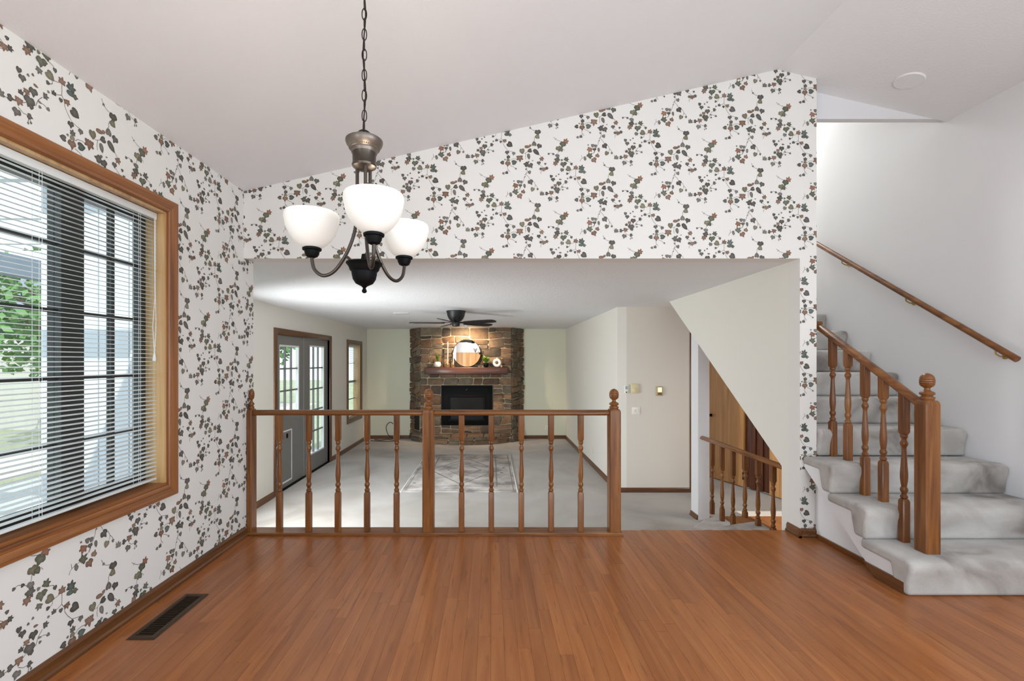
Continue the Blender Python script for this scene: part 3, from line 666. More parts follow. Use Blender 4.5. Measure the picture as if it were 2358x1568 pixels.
for cx_, hx_, fr in ((-1.697, 0.0185, 0.0185), (N_M, 0.040, 0.0325), (N_R, 0.040, 0.0325)):
    nw = obj('newel_post', newel_mb(cx_, YR, hx_, 0.040, 0.02, 0.882), M['oak_z'], rl)
    obj('finial', finial_mb(0.880, 0.146, fr, cx_, YR), M['oak_z'], nw)
for xa, xb in ((-1.68, N_M - 0.039), (N_M + 0.039, N_R - 0.039)):
    mb = MB().prism([(y + YR, z + 0.838) for y, z in rail_prof(0.058, 0.038)], xa, xb, 'X')
    obj('handrail', mb, M['oak_x'], rl, bevel=0.003)
mb = MB().prism([(3.242, 0.0008), (3.362, 0.0008), (3.362, 0.020), (3.250, 0.020), (3.246, 0.014), (3.242, 0.012)], -1.715, N_R + 0.052, 'X')
obj('shoe_rail', mb, M['oak_x'], rl)
bm_ = baluster_mesh('baluster', 0.020, 0.297, 0.655, 0.839, M['oak_z'])
for p in (640.8, 708.7, 776.2, 843.7, 912.0, 1062.5, 1131.3, 1200.7, 1269.6, 1338.3):
    inst('baluster', bm_, rl, (px(p, YR - 0.02) + 0.4, 0, 0))

# ------------------------------------------------------------------ staircase
RISE, RUN, NST = 0.188, 0.27, 11
riser = lambda k: 2.425 if k == 1 else 2.705 + RUN * (k - 2) - (0.013 if k >= 4 else 0)
st = thing('staircase', 'grey carpeted staircase climbing beside the plain white wall', 'staircase', (2.7, 2.4, 0))
for k in range(1, NST + 1):
    y0_, y1_ = riser(k), riser(k + 1) + (0.02 if k != 3 else -0.004)
    zt = RISE * k; zb = zt - RISE; n_ = 0.028
    prof = [(y0_ - 0.014, max(zb, 0.001)), (y0_ - 0.018, zb + 0.06), (y0_ - 0.022, zt - 0.095), (y0_ - 0.028, zt - 0.074), (y0_ - 0.034, zt - 0.052), (y0_ - 0.036, zt - 0.032), (y0_ - 0.031, zt - 0.015), (y0_ - 0.017, zt - 0.004), (y0_ + 0.01, zt + 0.001),
            (y1_, zt), (y1_, zt - 0.055), (y0_ + 0.10, zt - 0.060), (y0_ + 0.07, max(zb, 0.001))]
    xl = 2.165 if k <= 3 else SX1 + 0.002
    s_ = obj('step', MB().prism(prof, xl, XR - 0.001, 'X').smoothed(), M['carpet_st'], st, bevel=0.018, seg=3, angle=50)
# sloping underside
mb = MB().prism([(2.75, 0.02), (3.42, 0.437), (5.57, 1.925), (5.57, 2.0), (3.30, 0.50), (2.75, 0.12)], SX1 + 0.001, XR - 0.001, 'X')
obj('soffit', mb, M['white'], st)
obj('landing', MB().box(SX1 + 0.002, XR - 0.001, riser(NST) + 0.08, 6.79, CZ + 0.104, RISE * NST - 0.002), M['carpet_st'], st)
poly = [(2.44, 0.002), (2.625, 0.002), (3.226, 0.49), (3.226, 0.51), (2.985, 0.51), (2.985, 0.325), (2.72, 0.325), (2.72, 0.14), (2.44, 0.14)]
obj('side_panel', MB().prism(poly, 2.176, 2.196, 'X'), M['white'], st)
poly = [(2.46, 0.002), (3.226, 0.002), (3.226, 0.51), (2.985, 0.51), (2.985, 0.325), (2.72, 0.325), (2.72, 0.13), (2.46, 0.13)]
obj('inner_panel', MB().prism(poly, 2.257, 2.264, 'X'), M['white'], st)
bb = obj('skirt_board', MB().prism([(2.436, 0.002), (2.622, 0.002), (2.702, 0.062), (2.436, 0.062)], 2.164, 2.178, 'X'), M['base_y'], st)
obj('skirt_board', MB().prism([(2.56, 0.002), (3.20, 0.002), (3.20, 0.030), (2.56, 0.030)], 2.244, 2.258, 'X'), M['oak_y'], st)
# stair railing
SXC = 2.367
sr = thing('stair_railing', 'oak stair railing with a tall newel post on the bottom carpeted step', 'railing', (SXC, 2.52, RISE))
nw = obj('newel_post', newel_mb(SXC, 2.52, 0.040, 0.040, RISE + 0.002, 1.010), M['oak_z'], sr)
obj('finial', finial_mb(1.008, 0.15, 0.033, SXC, 2.52), M['oak_z'], nw)
za, zb_ = 0.968, 1.468; ya, yb = 2.555, 3.375
mb = MB(); pr = rail_prof(0.058, 0.040); vs = [(SXC + a, ya, za + b) for a, b in pr] + [(SXC + a, yb, zb_ + b) for a, b in pr]; k = len(pr)
mb.add(vs, [tuple(range(k)), tuple(range(2 * k - 1, k - 1, -1))] + [(i, i + k, (i + 1) % k + k, (i + 1) % k) for i in range(k)])
obj('handrail', mb, M['oak_y'], sr, bevel=0.003)
obj('handrail_return', MB().box(SX1 + 0.001, SXC + 0.029, yb - 0.03, yb + 0.03, zb_ - 0.003, zb_ + 0.042), M['oak_x'], sr, bevel=0.01, seg=3)
rail_z = lambda y: za + (zb_ - za) * (y - ya) / (yb - ya)
for yb_, tr in ((2.661, 1), (2.801, 2), (2.938, 2), (3.079, 3), (3.216, 3)):
    z0_ = RISE * tr + 0.001
    me = baluster_mesh('baluster', 0, 0.245, 0.615, rail_z(yb_) - z0_ + 0.012, M['oak_z'], 0.0205)
    inst('baluster', me, sr, (0, yb_ - 2.52, z0_ - RISE))
# wall handrail
hr = thing('wall_handrail', 'round brown wooden handrail on brass brackets along the white stair wall', 'handrail', (3.225, 2.84, 1.23))
h0, h1 = Vector((3.222, 2.843, 1.232)), Vector((3.222, 4.62, 2.40))
obj('rail', MB().tube([h0, h1], 0.020, 16).smoothed(), M['oak_y'], hr, angle=50)
for f_ in (0.07, 0.43, 0.8):
    p = h0 + (h1 - h0) * f_
    mb = MB().tube([p + Vector((0, 0, -0.019)), p + Vector((0.002, 0, -0.045)), p + Vector((0.03, 0, -0.062)), p + Vector((0.066, 0, -0.064))], 0.005, 8)
    q = p + Vector((0.066, 0, -0.064)); mb.tube([q + Vector((-0.006, 0, 0)), q], 0.017, 14)
    obj('bracket', mb.smoothed(), M['brass'], hr)
# round cover plate on the sloping ceiling
yp, xp = 3.065, 2.758
mb = MB().lathe([(0.001, 0.0), (0.078, 0.0), (0.083, 0.004), (0.083, 0.010)], 0, 0, 40).smoothed()
o = obj('ceiling_cover_plate', mb, M['ceil']); o.location = (xp, yp, vault(xp) - 0.0085); o.rotation_euler = (0, math.atan(SL), 0)
tag(o, 'white round cover plate on the sloped ceiling above the stairs', 'cover plate')

# ------------------------------------------------------------------ chandelier
CX, CY = -0.417, 1.533
ch = thing('chandelier', 'three light dark bronze chandelier with white glass bowl shades on a chain', 'chandelier', (CX, CY, vault(CX)))
zc_ = vault(CX)
obj('canopy', MB().lathe([(0.062, zc_ + 0.012), (0.062, zc_ - 0.012), (0.05, zc_ - 0.024), (0.02, zc_ - 0.034), (0.006, zc_ - 0.05)], CX, CY, 28).smoothed(), M['bronze'], ch)
def link_mesh():
    pts = []
    for i in range(20):
        a = 2 * math.pi * i / 20; pts.append((0.0075 * math.cos(a), 0, 0.0195 * math.sin(a)))
    return mesh_of('chain_link', MB().tube(pts, 0.0017, 6, True).smoothed(), M['chain'], angle=80)
lm = link_mesh(); zl = 1.998
i = 0
while zl < zc_ - 0.04:
    inst('chain_link', lm, ch, (0, 0, zl - zc_), (0, 0, R(8 if i % 2 else 98))); zl += 0.0335; i += 1
pts = []
nw_ = 60
for j in range(nw_ + 1):
    z = 1.952 + (zc_ - 0.05 - 1.952) * j / nw_; a = z * 24
    pts.append((CX + 0.004 * math.cos(a), CY + 0.004 * math.sin(a), z))
obj('wire', MB().tube(pts, 0.0022, 6).smoothed(), M['chain'], ch)
obj('loop', MB().tube([(CX + 0.024 * math.cos(a), CY + 0.010 * math.cos(a), 1.952 + 0.032 * math.sin(a)) for a in [math.pi * q / 12 for q in range(13)]], 0.003, 8).smoothed(), M['chain'], ch)
obj('top_plate', MB().lathe([(0.004, 1.956), (0.03, 1.955), (0.055, 1.953), (0.060, 1.949), (0.0605, 1.944), (0.057, 1.934), (0.050, 1.925), (0.044, 1.919), (0.0445, 1.915), (0.042, 1.910), (0.041, 1.907)], CX, CY, 36).smoothed(), M['pewter'], ch)
col = obj('column', MB().lathe([(0.040, 1.908), (0.038, 1.900), (0.0375, 1.872), (0.040, 1.868), (0.038, 1.862), (0.026, 1.855), (0.004, 1.853)], CX, CY, 36).smoothed(), M['bronze'], ch)
mb = MB()
for j in range(48):
    a = 2 * math.pi * j / 48; mb.box(CX + 0.0485 * math.cos(a) - 0.0012, CX + 0.0485 * math.cos(a) + 0.0012, CY + 0.0485 * math.sin(a) - 0.0012, CY + 0.0485 * math.sin(a) + 0.0012, 1.921, 1.927)
obj('beading', mb, M['pewter'], ch)
obj('bottom_bowl', MB().lathe([(0.001, 1.468), (0.012, 1.470), (0.028, 1.478), (0.037, 1.492), (0.0405, 1.508), (0.041, 1.516), (0.047, 1.522), (0.050, 1.532), (0.056, 1.540), (0.059, 1.543), (0.058, 1.547), (0.045, 1.549), (0.012, 1.552), (0.008, 1.575)], CX, CY, 36).smoothed(), M['black'], ch)
obj('finial', MB().lathe([(0.001, 1.446), (0.006, 1.448), (0.0085, 1.453), (0.006, 1.459), (0.0045, 1.463), (0.007, 1.466), (0.011, 1.470)], CX, CY, 16).smoothed(), M['black'], ch)
M['shade'] = plain('lit_white_glass', lin(226, 223, 217), 0.35, emis=(1.0, 0.96, 0.88, 1), estr=0.16)
def smooth_path(p, n=6):
    out = []
    for i in range(len(p) - 1):
        p0 = Vector(p[max(i - 1, 0)]); p1 = Vector(p[i]); p2 = Vector(p[i + 1]); p3 = Vector(p[min(i + 2, len(p) - 1)])
        for j in range(n):
            t_ = j / n
            out.append(0.5 * ((2 * p1) + (p2 - p0) * t_ + (2 * p0 - 5 * p1 + 4 * p2 - p3) * t_ ** 2 + (3 * p1 - p0 - 3 * p2 + p3) * t_ ** 3))
    out.append(Vector(p[-1])); return out
RA = 0.178
for ang in (-66, 54, 176):
    a = R(ang); ca_, sa_ = math.cos(a), math.sin(a)
    P3 = lambda r, z: (CX + r * ca_, CY + r * sa_, z)
    obj('arm', MB().tube(smooth_path([P3(0.024, 1.858), P3(0.024, 1.80), P3(0.025, 1.72), P3(0.034, 1.645), P3(0.062, 1.575), P3(0.100, 1.522), P3(0.138, 1.506), P3(0.168, 1.525), P3(0.178, 1.56), P3(0.178, 1.585)], 6), 0.0058, 10).smoothed(), M['bronze'], ch)
    obj('scroll', MB().tube(smooth_path([P3(0.040, 1.546), P3(0.052, 1.562), P3(0.064, 1.570)], 5), 0.0048, 8).smoothed(), M['bronze'], ch)
    sx, sy = CX + RA * ca_, CY + RA * sa_
    obj('cup', MB().lathe([(0.010, 1.566), (0.018, 1.570), (0.023, 1.580), (0.0245, 1.589), (0.030, 1.591), (0.031, 1.597), (0.026, 1.600), (0.01, 1.602)], sx, sy, 28).smoothed(), M['black'], ch)
    outer = [(0.026, 1.600), (0.040, 1.606), (0.058, 1.622), (0.073, 1.643), (0.083, 1.668), (0.0885, 1.695), (0.0875, 1.708), (0.085, 1.713)]
    inner = [(r - 0.004, z + 0.002) for r, z in reversed(outer[1:-1])] + [(0.02, 1.606)]
    obj('glass_shade', MB().lathe(outer + inner, sx, sy, 40, cap=False).smoothed(), M['shade'], ch, angle=80)
    lamp('chandelier_bulb', 'POINT', (sx, sy, 1.70), 1.3, (1.0, 0.90, 0.76), size=0.03)

# ------------------------------------------------------------------ family room: french door, window
def lite(parent, y0, y1, z0, z1, nc, nr, mw=0.022):
    """white glazing frame, grid of panes and muntins on the left wall"""
    xa, xb = FXL - 0.075, FXL - 0.045
    f_ = 0.022
    mb = MB().box(xa, xb + 0.012, y0, y1, z0, z0 + f_).box(xa, xb + 0.012, y0, y1, z1 - f_, z1).box(xa, xb + 0.012, y0, y0 + f_, z0 + f_, z1 - f_).box(xa, xb + 0.012, y1 - f_, y1, z0 + f_, z1 - f_)
    obj('glazing_frame', mb, M['whitetrim'], parent)
    ys = [y0 + f_ + (y1 - y0 - 2 * f_) * i / nc for i in range(nc + 1)]; zs = [z0 + f_ + (z1 - z0 - 2 * f_) * i / nr for i in range(nr + 1)]
    for y in ys[1:-1]: obj('muntin', MB().box(xa + 0.004, xb, y - mw / 2, y + mw / 2, z0 + f_, z1 - f_), M['grey'], parent)
    for z in zs[1:-1]: obj('muntin', MB().box(xa + 0.005, xb - 0.001, y0 + f_, y1 - f_, z - mw / 2, z + mw / 2), M['grey'], parent)
    for a, b in zip(ys[:-1], ys[1:]):
        for c, d in zip(zs[:-1], zs[1:]): obj('pane', MB().box(xa + 0.012, xa + 0.016, a, b, c, d), M['glass'], parent)
dr = sroot('door_1', 'grey double patio door with divided glass and brown casing', 'door', (FXL, 6.97, FZ))
cs = [MB().box(FXL - 0.14, FXL + 0.016, D0 - 0.085, D0, FZ, DZ + 0.08), MB().box(FXL - 0.14, FXL + 0.016, D1, D1 + 0.085, FZ, DZ + 0.08), MB().box(FXL - 0.14, FXL + 0.016, D0, D1, DZ, DZ + 0.08)]
for c, m in zip(cs, ('base_z', 'base_z', 'base_y')): obj('casing', c, M[m], dr, bevel=0.004)
obj('threshold', MB().box(FXL - 0.14, FXL, D0, D1, FZ, FZ + 0.018), M['black'], dr)
YM = 6.94
def leaf_slab(y0, y1, ly0, ly1, lz0, lz1):
    xa, xb = FXL - 0.075, FXL - 0.030
    mb = MB().box(xa, xb, y0, y1, FZ + 0.02, lz0).box(xa, xb, y0, y1, lz1, DZ - 0.003).box(xa, xb, y0, ly0, lz0, lz1).box(xa, xb, ly1, y1, lz0, lz1)
    return obj('door_leaf', mb, M['grey'], dr)
lf = leaf_slab(D0 + 0.004, YM - 0.003, 6.135, 6.773, 0.49, 1.44); lite(lf, 6.135, 6.773, 0.49, 1.44, 3, 3)
xa = FXL - 0.029
pd = obj('pet_door', MB().box(xa - 0.002, xa + 0.004, 6.10, 6.50, -0.42, 0.275), M['grey'], lf)
mb = MB()
for q in ((6.10, 6.50, 0.262, 0.278), (6.10, 6.50, -0.428, -0.405), (6.492, 6.506, -0.42, 0.27), (6.094, 6.108, -0.42, 0.27)): mb.box(xa - 0.001, xa + 0.008, q[0], q[1], q[2], q[3])
obj('pet_door_edging', mb, M['whitetrim'], lf)
obj('latch', MB().box(xa, xa + 0.012, 6.33, 6.37, 0.17, 0.23), M['black'], lf)
obj('knob', MB().lathe([(0.012, 0), (0.012, 0.03), (0.026, 0.04), (0.028, 0.055), (0.016, 0.068), (0.002, 0.07)], 0, 0, 16).smoothed(), M['black'], lf, at=(0, 0, 0))
kn = [o for o in lf.children if o.name.startswith('knob')][0]; kn.location = (FXL - 0.031 - ORG[dr.name][0], 6.055 - ORG[dr.name][1], 0.42 - ORG[dr.name][2]); kn.rotation_euler = (0, R(90), 0)
lf2 = leaf_slab(YM + 0.003, D1 - 0.004, 7.16, 7.79, -0.24, 1.465); lite(lf2, 7.16, 7.79, -0.24, 1.465, 3, 5)
obj('astragal', MB().box(FXL - 0.03, FXL - 0.018, YM - 0.022, YM + 0.022, FZ + 0.02, DZ - 0.003), M['grey'], dr)
# narrow window
w2 = sroot('window_2', 'narrow brown trimmed window beside the grey patio door', 'window', (FXL, 9.4, VZ0))
casing(w2, V0, V1, VZ0, VZ1, 0.085, FXL, 1, M['base_y'], M['base_z'])
xa, xb = FXL - 0.14, FXL
for q in ((V0, V0 + 0.015, VZ0, VZ1), (V1 - 0.015, V1, VZ0, VZ1)): obj('side_jamb', MB().box(xa, xb, q[0], q[1], q[2], q[3]), M['jamb'], w2)
for q in ((VZ0, VZ0 + 0.015), (VZ1 - 0.015, VZ1)): obj('head_jamb', MB().box(xa, xb, V0 + 0.015, V1 - 0.015, q[0], q[1]), M['jamb'], w2)
zm = 0.80
for z in (VZ0 + 0.03, zm, VZ1 - 0.03): obj('sash_rail', MB().box(xa + 0.01, xa + 0.045, V0 + 0.015, V1 - 0.015, z - 0.02, z + 0.02), M['darkframe'], w2)
for z in ((VZ0 + zm) / 2, (zm + VZ1) / 2): obj('muntin', MB().box(xa + 0.02, xa + 0.035, V0 + 0.02, V1 - 0.02, z - 0.008, z + 0.008), M['darkframe'], w2)
for a, b in ((VZ0 + 0.05, (VZ0 + zm) / 2), ((VZ0 + zm) / 2, zm - 0.02), (zm + 0.02, (zm + VZ1) / 2), ((zm + VZ1) / 2, VZ1 - 0.05)):
    obj('pane', MB().box(xa + 0.025, xa + 0.029, V0 + 0.015, V1 - 0.015, a, b), M['glass'], w2)
b2 = thing('window_blind', 'white mini blind in the narrow window by the fireplace corner', 'blind', (FXL - 0.05, 9.4, VZ0))
obj('headrail', MB().box(FXL - 0.066, FXL - 0.036, V0 + 0.02, V1 - 0.02, VZ1 - 0.05, VZ1 - 0.018), M['vinyl'], b2)
mb = MB(); i = 0; z = VZ0 + 0.05
while z < VZ1 - 0.06:
    mb.add([(FXL - 0.063, V0 + 0.02, z - 0.004), (FXL - 0.039, V0 + 0.02, z + 0.004), (FXL - 0.039, V1 - 0.02, z + 0.004), (FXL - 0.063, V1 - 0.02, z - 0.004)], [(0, 1, 2, 3)]); z += 0.022
so = obj('slats', mb, M['vinyl'], b2); so['kind'] = 'stuff'
obj('bottom_rail', MB().box(FXL - 0.063, FXL - 0.039, V0 + 0.02, V1 - 0.02, VZ0 + 0.02, VZ0 + 0.036), M['vinyl'], b2)
# unseen window added behind the family room fill
w3 = sroot('added_window_family', 'added unseen white framed window near the dining wall', 'window', (FXL, 4.3, GZ0))
for q in ((G0, G0 + 0.04, GZ0, GZ1), (G1 - 0.04, G1, GZ0, GZ1), (G0 + 0.04, G1 - 0.04, GZ0, GZ0 + 0.04), (G0 + 0.04, G1 - 0.04, GZ1 - 0.04, GZ1)): obj('frame', MB().box(FXL - 0.13, FXL + 0.01, q[0], q[1], q[2], q[3]), M['whitetrim'], w3)
obj('pane', MB().box(FXL - 0.07, FXL - 0.066, G0 + 0.04, G1 - 0.04, GZ0 + 0.04, GZ1 - 0.04), M['glass'], w3)

# ------------------------------------------------------------------ fireplace
fp = thing('fireplace', 'brown field stone fireplace with angled sides and a curved hearth', 'fireplace', (-0.53, 10.36, FZ))
A, B, C_, D_ = (-1.788, 10.355), (-1.503, 9.88), (0.449, 9.88), (0.726, 10.355)
core = [(A[0] + 0.03, A[1]), (B[0] + 0.012, B[1] + 0.02), (C_[0] - 0.012, C_[1] + 0.02), (D_[0] - 0.03, D_[1])]
# firebox recess handled by an insert standing in the face
obj('mortar_core', MB().prism(core, FZ, CZ - 0.001, 'Z'), M['mortar'], fp)
srng = random.Random(21)
def warp(u, z, k):
    """shared wobble of the joints so that neighbouring stones follow each other"""
    v = Vector((u * 2.6 + 11 * k, z * 2.6 + 3.7 * k, 0.5 * k)); w_ = Vector((u * 6.5 + 5 * k, z * 6.5 - 2 * k, 9.0))
    return (u + 0.065 * mnoise.noise(v) + 0.018 * mnoise.noise(w_), z + 0.065 * mnoise.noise(v + Vector((31, 17, 5))) + 0.018 * mnoise.noise(w_ + Vector((7, 3, 1))))
def stone(p0, ud, nd, u0, u1, z0, z1, depth, parent=fp, k=None, lim=None):
    """irregular stone on a face; p0 origin (x,y), ud along, nd outward"""
    g = srng.uniform(0.006, 0.011)
    if u1 - u0 < 0.045 or z1 - z0 < 0.04: return
    w_, h_ = u1 - u0, z1 - z0; c = min(0.022, 0.2 * min(w_, h_)) * srng.uniform(.4, 1.2)
    pts = []
    for (a, b) in ((c, 0), (w_ * .5, 0), (w_ - c, 0), (w_, c), (w_, h_ * .5), (w_, h_ - c), (w_ - c, h_), (w_ * .5, h_), (c, h_), (0, h_ - c), (0, h_ * .5), (0, c)):
        u, z = u0 + a, z0 + b
        if k is not None:
            uu, zz = warp(u, z, k)
            # keep the outer edges of the face straight
            eu = min(1, min(u - lim[0], lim[1] - u) / 0.12); ez = min(1, min(z - lim[2], lim[3] - z) / 0.12)
            u, z = u + (uu - u) * max(eu, 0), z + (zz - z) * max(ez, 0)
        pts.append((u + srng.uniform(-.003, .003), z + srng.uniform(-.003, .003)))
    cu = sum(p[0] for p in pts) / 12; cz = sum(p[1] for p in pts) / 12; vs = []; n = 12
    pts = [(cu + (u - cu) * (1 - 2 * g / w_), cz + (z - cz) * (1 - 2 * g / h_)) for u, z in pts]
    tu, tz = srng.uniform(-.008, .008), srng.uniform(-.008, .008)
    for d, s_ in ((0.0, 1.0), (depth * .8, 0.985), (depth, 0.90)):
        for (u, z) in pts:
            uu, zz = cu + (u - cu) * s_, cz + (z - cz) * s_
            dd = d + ((srng.uniform(-.004, .004) + tu * (u - cu) / w_ * 2 + tz * (z - cz) / h_ * 2) if d else 0)
            vs.append((p0[0] + ud[0] * uu + nd[0] * (dd - 0.026), p0[1] + ud[1] * uu + nd[1] * (dd - 0.026), zz))
    vs.append((p0[0] + ud[0] * cu + nd[0] * (depth - 0.024), p0[1] + ud[1] * cu + nd[1] * (depth - 0.024), cz))
    fs = []
    for r_ in range(2):
        for i in range(n): fs.append((r_ * n + i, r_ * n + (i + 1) % n, (r_ + 1) * n + (i + 1) % n, (r_ + 1) * n + i))
    for i in range(n): fs.append((2 * n + i, 2 * n + (i + 1) % n, 3 * n))
    return obj('stone', MB().add(vs, fs).smoothed(), M['stone'], parent, angle=40)
def rubble(p0, p1, rects, wmax=0.46, hmax=0.24, k=1):
    """cut the face into irregular stones of mixed size"""
    L_ = math.hypot(p1[0] - p0[0], p1[1] - p0[1]); ud = ((p1[0] - p0[0]) / L_, (p1[1] - p0[1]) / L_); nd = (ud[1], -ud[0])
    for (a, b, c, d) in rects:
        todo = [(a, b, c, d)]
        while todo:
            u0, u1, z0, z1 = todo.pop(); w_, h_ = u1 - u0, z1 - z0
            wl, hl = wmax * srng.uniform(.45, 1.0), hmax * srng.uniform(.45, 1.0)
            if h_ > hl and (h_ / hl >= w_ / wl or w_ <= wl) and h_ > 0.13:
                m = z0 + h_ * srng.uniform(.36, .64); todo += [(u0, u1, z0, m), (u0, u1, m, z1)]
            elif w_ > wl and w_ > 0.16:
                m = u0 + w_ * srng.uniform(.34, .66); todo += [(u0, m, z0, z1), (m, u1, z0, z1)]
            else: stone(p0, ud, nd, u0, u1, z0, z1, srng.uniform(.032, .055), k=k, lim=(a, b, c, d))
HT = FZ + 0.19
fbx0, fbx1, fbz0, fbz1 = -1.059 - B[0], 0.046 - B[0], -0.150, 0.707
LF = C_[0] - B[0]; TOPZ = CZ - 0.004
rubble(B, C_, [(0, LF, 0.86, TOPZ), (0, LF, fbz1, 0.86), (0, fbx0, HT, fbz1), (fbx1, LF, HT, fbz1), (fbx0, fbx1, HT, fbz0)], 0.62, 0.33, 1)
LS = math.hypot(B[0] - A[0], B[1] - A[1])
rubble(A, B, [(0, LS, FZ + .005, -0.28), (0, 0.20, -0.28, 0.12), (0, LS, 0.12, TOPZ)], 0.5, 0.27, 2)
rubble(C_, D_, [(0, LS, FZ + .005, TOPZ)], 0.5, 0.29, 3)
ud = Vector((B[0] - A[0], B[1] - A[1])).normalized(); nd = Vector((ud.y, -ud.x))
q0 = Vector(A) + ud * 0.21 - nd * 0.012; q1 = Vector(A) + ud * 0.47 - nd * 0.012
obj('niche_shade', MB().add([(q0.x, q0.y, -0.27), (q1.x, q1.y, -0.27), (q1.x, q1.y, 0.11), (q0.x, q0.y, 0.11), (q0.x - nd.x * .02, q0.y - nd.y * .02, -0.27), (q1.x - nd.x * .02, q1.y - nd.y * .02, -0.27), (q1.x - nd.x * .02, q1.y - nd.y * .02, 0.11), (q0.x - nd.x * .02, q0.y - nd.y * .02, 0.11)],
    [(0, 1, 2, 3), (7, 6, 5, 4), (0, 4, 5, 1), (1, 5, 6, 2), (2, 6, 7, 3), (3, 7, 4, 0)]), M['ventdark'], fp)  # flat dark plate, shade of the niche put into its colour
# curved hearth
hx0, hx1 = -1.72, 0.66
def hearth_y(x, back=0.0):
    u = (x - (hx0 + hx1) / 2) / ((hx1 - hx0) / 2); return 10.12 - 0.56 * (1 - abs(u) ** 2.2) + back
xs = [hx0 + (hx1 - hx0) * i / 24 for i in range(25)]
obj('hearth_core', MB().prism([(x, hearth_y(x) + 0.03) for x in xs] + [(hx1, 10.2), (0.40, 9.93), (-1.45, 9.93), (hx0, 10.2)], FZ, HT - 0.055, 'Z'), M['mortar'], fp)
def arc_stone(xa, xb, z0, z1, d):
    pa, pb = (xa, hearth_y(xa)), (xb, hearth_y(xb)); L_ = math.hypot(pb[0] - pa[0], pb[1] - pa[1]); u = ((pb[0] - pa[0]) / L_, (pb[1] - pa[1]) / L_)
    stone(pa, u, (u[1], -u[0]), 0, L_, z0, z1, d)
for z0, z1, n_ in ((FZ + .002, FZ + 0.10, 8), (FZ + 0.10, HT - 0.03, 9)):
    xx = hx0; ws = [srng.uniform(.7, 1.3) for _ in range(n_)]; tot = sum(ws)
    for w_ in ws: arc_stone(xx, xx + w_ / tot * (hx1 - hx0), z0, z1, srng.uniform(.045, .06)); xx += w_ / tot * (hx1 - hx0)
xx = hx0; ws = [srng.uniform(.8, 1.3) for _ in range(6)]; tot = sum(ws)
for w_ in ws:
    xa_, xb_ = xx + 0.008, xx + w_ / tot * (hx1 - hx0) - 0.008; xx = xb_ + 0.008
    yb0 = lambda x: 9.905 if -1.47 < x < 0.42 else 9.905 + (min(abs(x + 1.47), abs(x - 0.42))) * 1.6
    m5 = [xa_ + (xb_ - xa_) * i / 4 for i in range(5)]
    poly = [(x, hearth_y(x) - 0.012 + srng.uniform(-.008, .008)) for x in m5] + [(x, max(yb0(x), hearth_y(x) + 0.05)) for x in reversed(m5)]
    obj('hearth_slab', MB().prism(poly, HT - 0.055, HT + srng.uniform(-.003, .004), 'Z'), M['stone'], fp, bevel=0.012)
# insert
YF = 9.855
ins = obj('firebox', MB().box(-1.052, 0.040, YF, 9.96, -0.146, 0.702).box(-1.0, -0.01, YF - 0.012, YF, -0.10, 0.66), M['black'], fp, bevel=0.004)
mb = MB()
for q in ((-0.90, -0.11, 0.45, 0.50), (-0.90, -0.11, -0.06, -0.01), (-0.90, -0.85, -0.01, 0.45), (-0.16, -0.11, -0.01, 0.45)): mb.box(q[0], q[1], YF - 0.030, YF - 0.012, q[2], q[3])
obj('door_frame', mb, M['black'], ins, bevel=0.004)
obj('glass_pane', MB().box(-0.85, -0.16, YF - 0.020, YF - 0.013, -0.01, 0.45), M['blackgloss'], ins)
for i in range(4): obj('louver', MB().box(-0.94, -0.07, YF - 0.024, YF - 0.012, 0.535 + i * 0.028, 0.551 + i * 0.028), M['black'], ins)
obj('handle', MB().tube([(-0.53, YF - 0.03, 0.60), (-0.505, YF - 0.035, 0.62), (-0.49, YF - 0.03, 0.64)], 0.006, 8).smoothed(), M['pewter'], ins)
MZ = 1.090
obj('mantel', MB().box(-1.378, 0.352, 9.66, 9.89, 0.944, MZ), M['mantel'], fp, bevel=0.012)
# things on the mantel
MY = 9.745
mx = lambda p, y=MY: (p - X0) / F_PX * y
mr_ = thing('round_mirror', 'round black framed mirror leaning on the stone above the mantel', 'mirror', (mx(1075), 9.80, MZ))
cm = (mx(1075), 0, MZ + 0.295)
def disc_mb(r0, r1, ya, yb, cx, cz, n=48):
    mb = MB(); vs = []; fs = []
    for y in (ya, yb):
        for r_ in (r0, r1):
            for k in range(n): a = 2 * math.pi * k / n; vs.append((cx + r_ * math.cos(a), y, cz + r_ * math.sin(a)))
    for k in range(n):
        j = (k + 1) % n
        fs += [(k, j, n + j, n + k), (2 * n + k, 3 * n + k, 3 * n + j, 2 * n + j), (n + k, n + j, 3 * n + j, 3 * n + k)]
        if r0 > 0: fs.append((k, 2 * n + k, 2 * n + j, j))
    return mb.add(vs, fs)
obj('frame', disc_mb(0.283, 0.293, 9.795, 9.82, cm[0], cm[2]).smoothed(), M['black'], mr_)
obj('mirror_glass', MB().prism([(cm[0] + 0.284 * math.cos(2 * math.pi * k / 48), cm[2] + 0.284 * math.sin(2 * math.pi * k / 48)) for k in range(48)], 9.80, 9.815, 'Y'), M['mirror'], mr_)
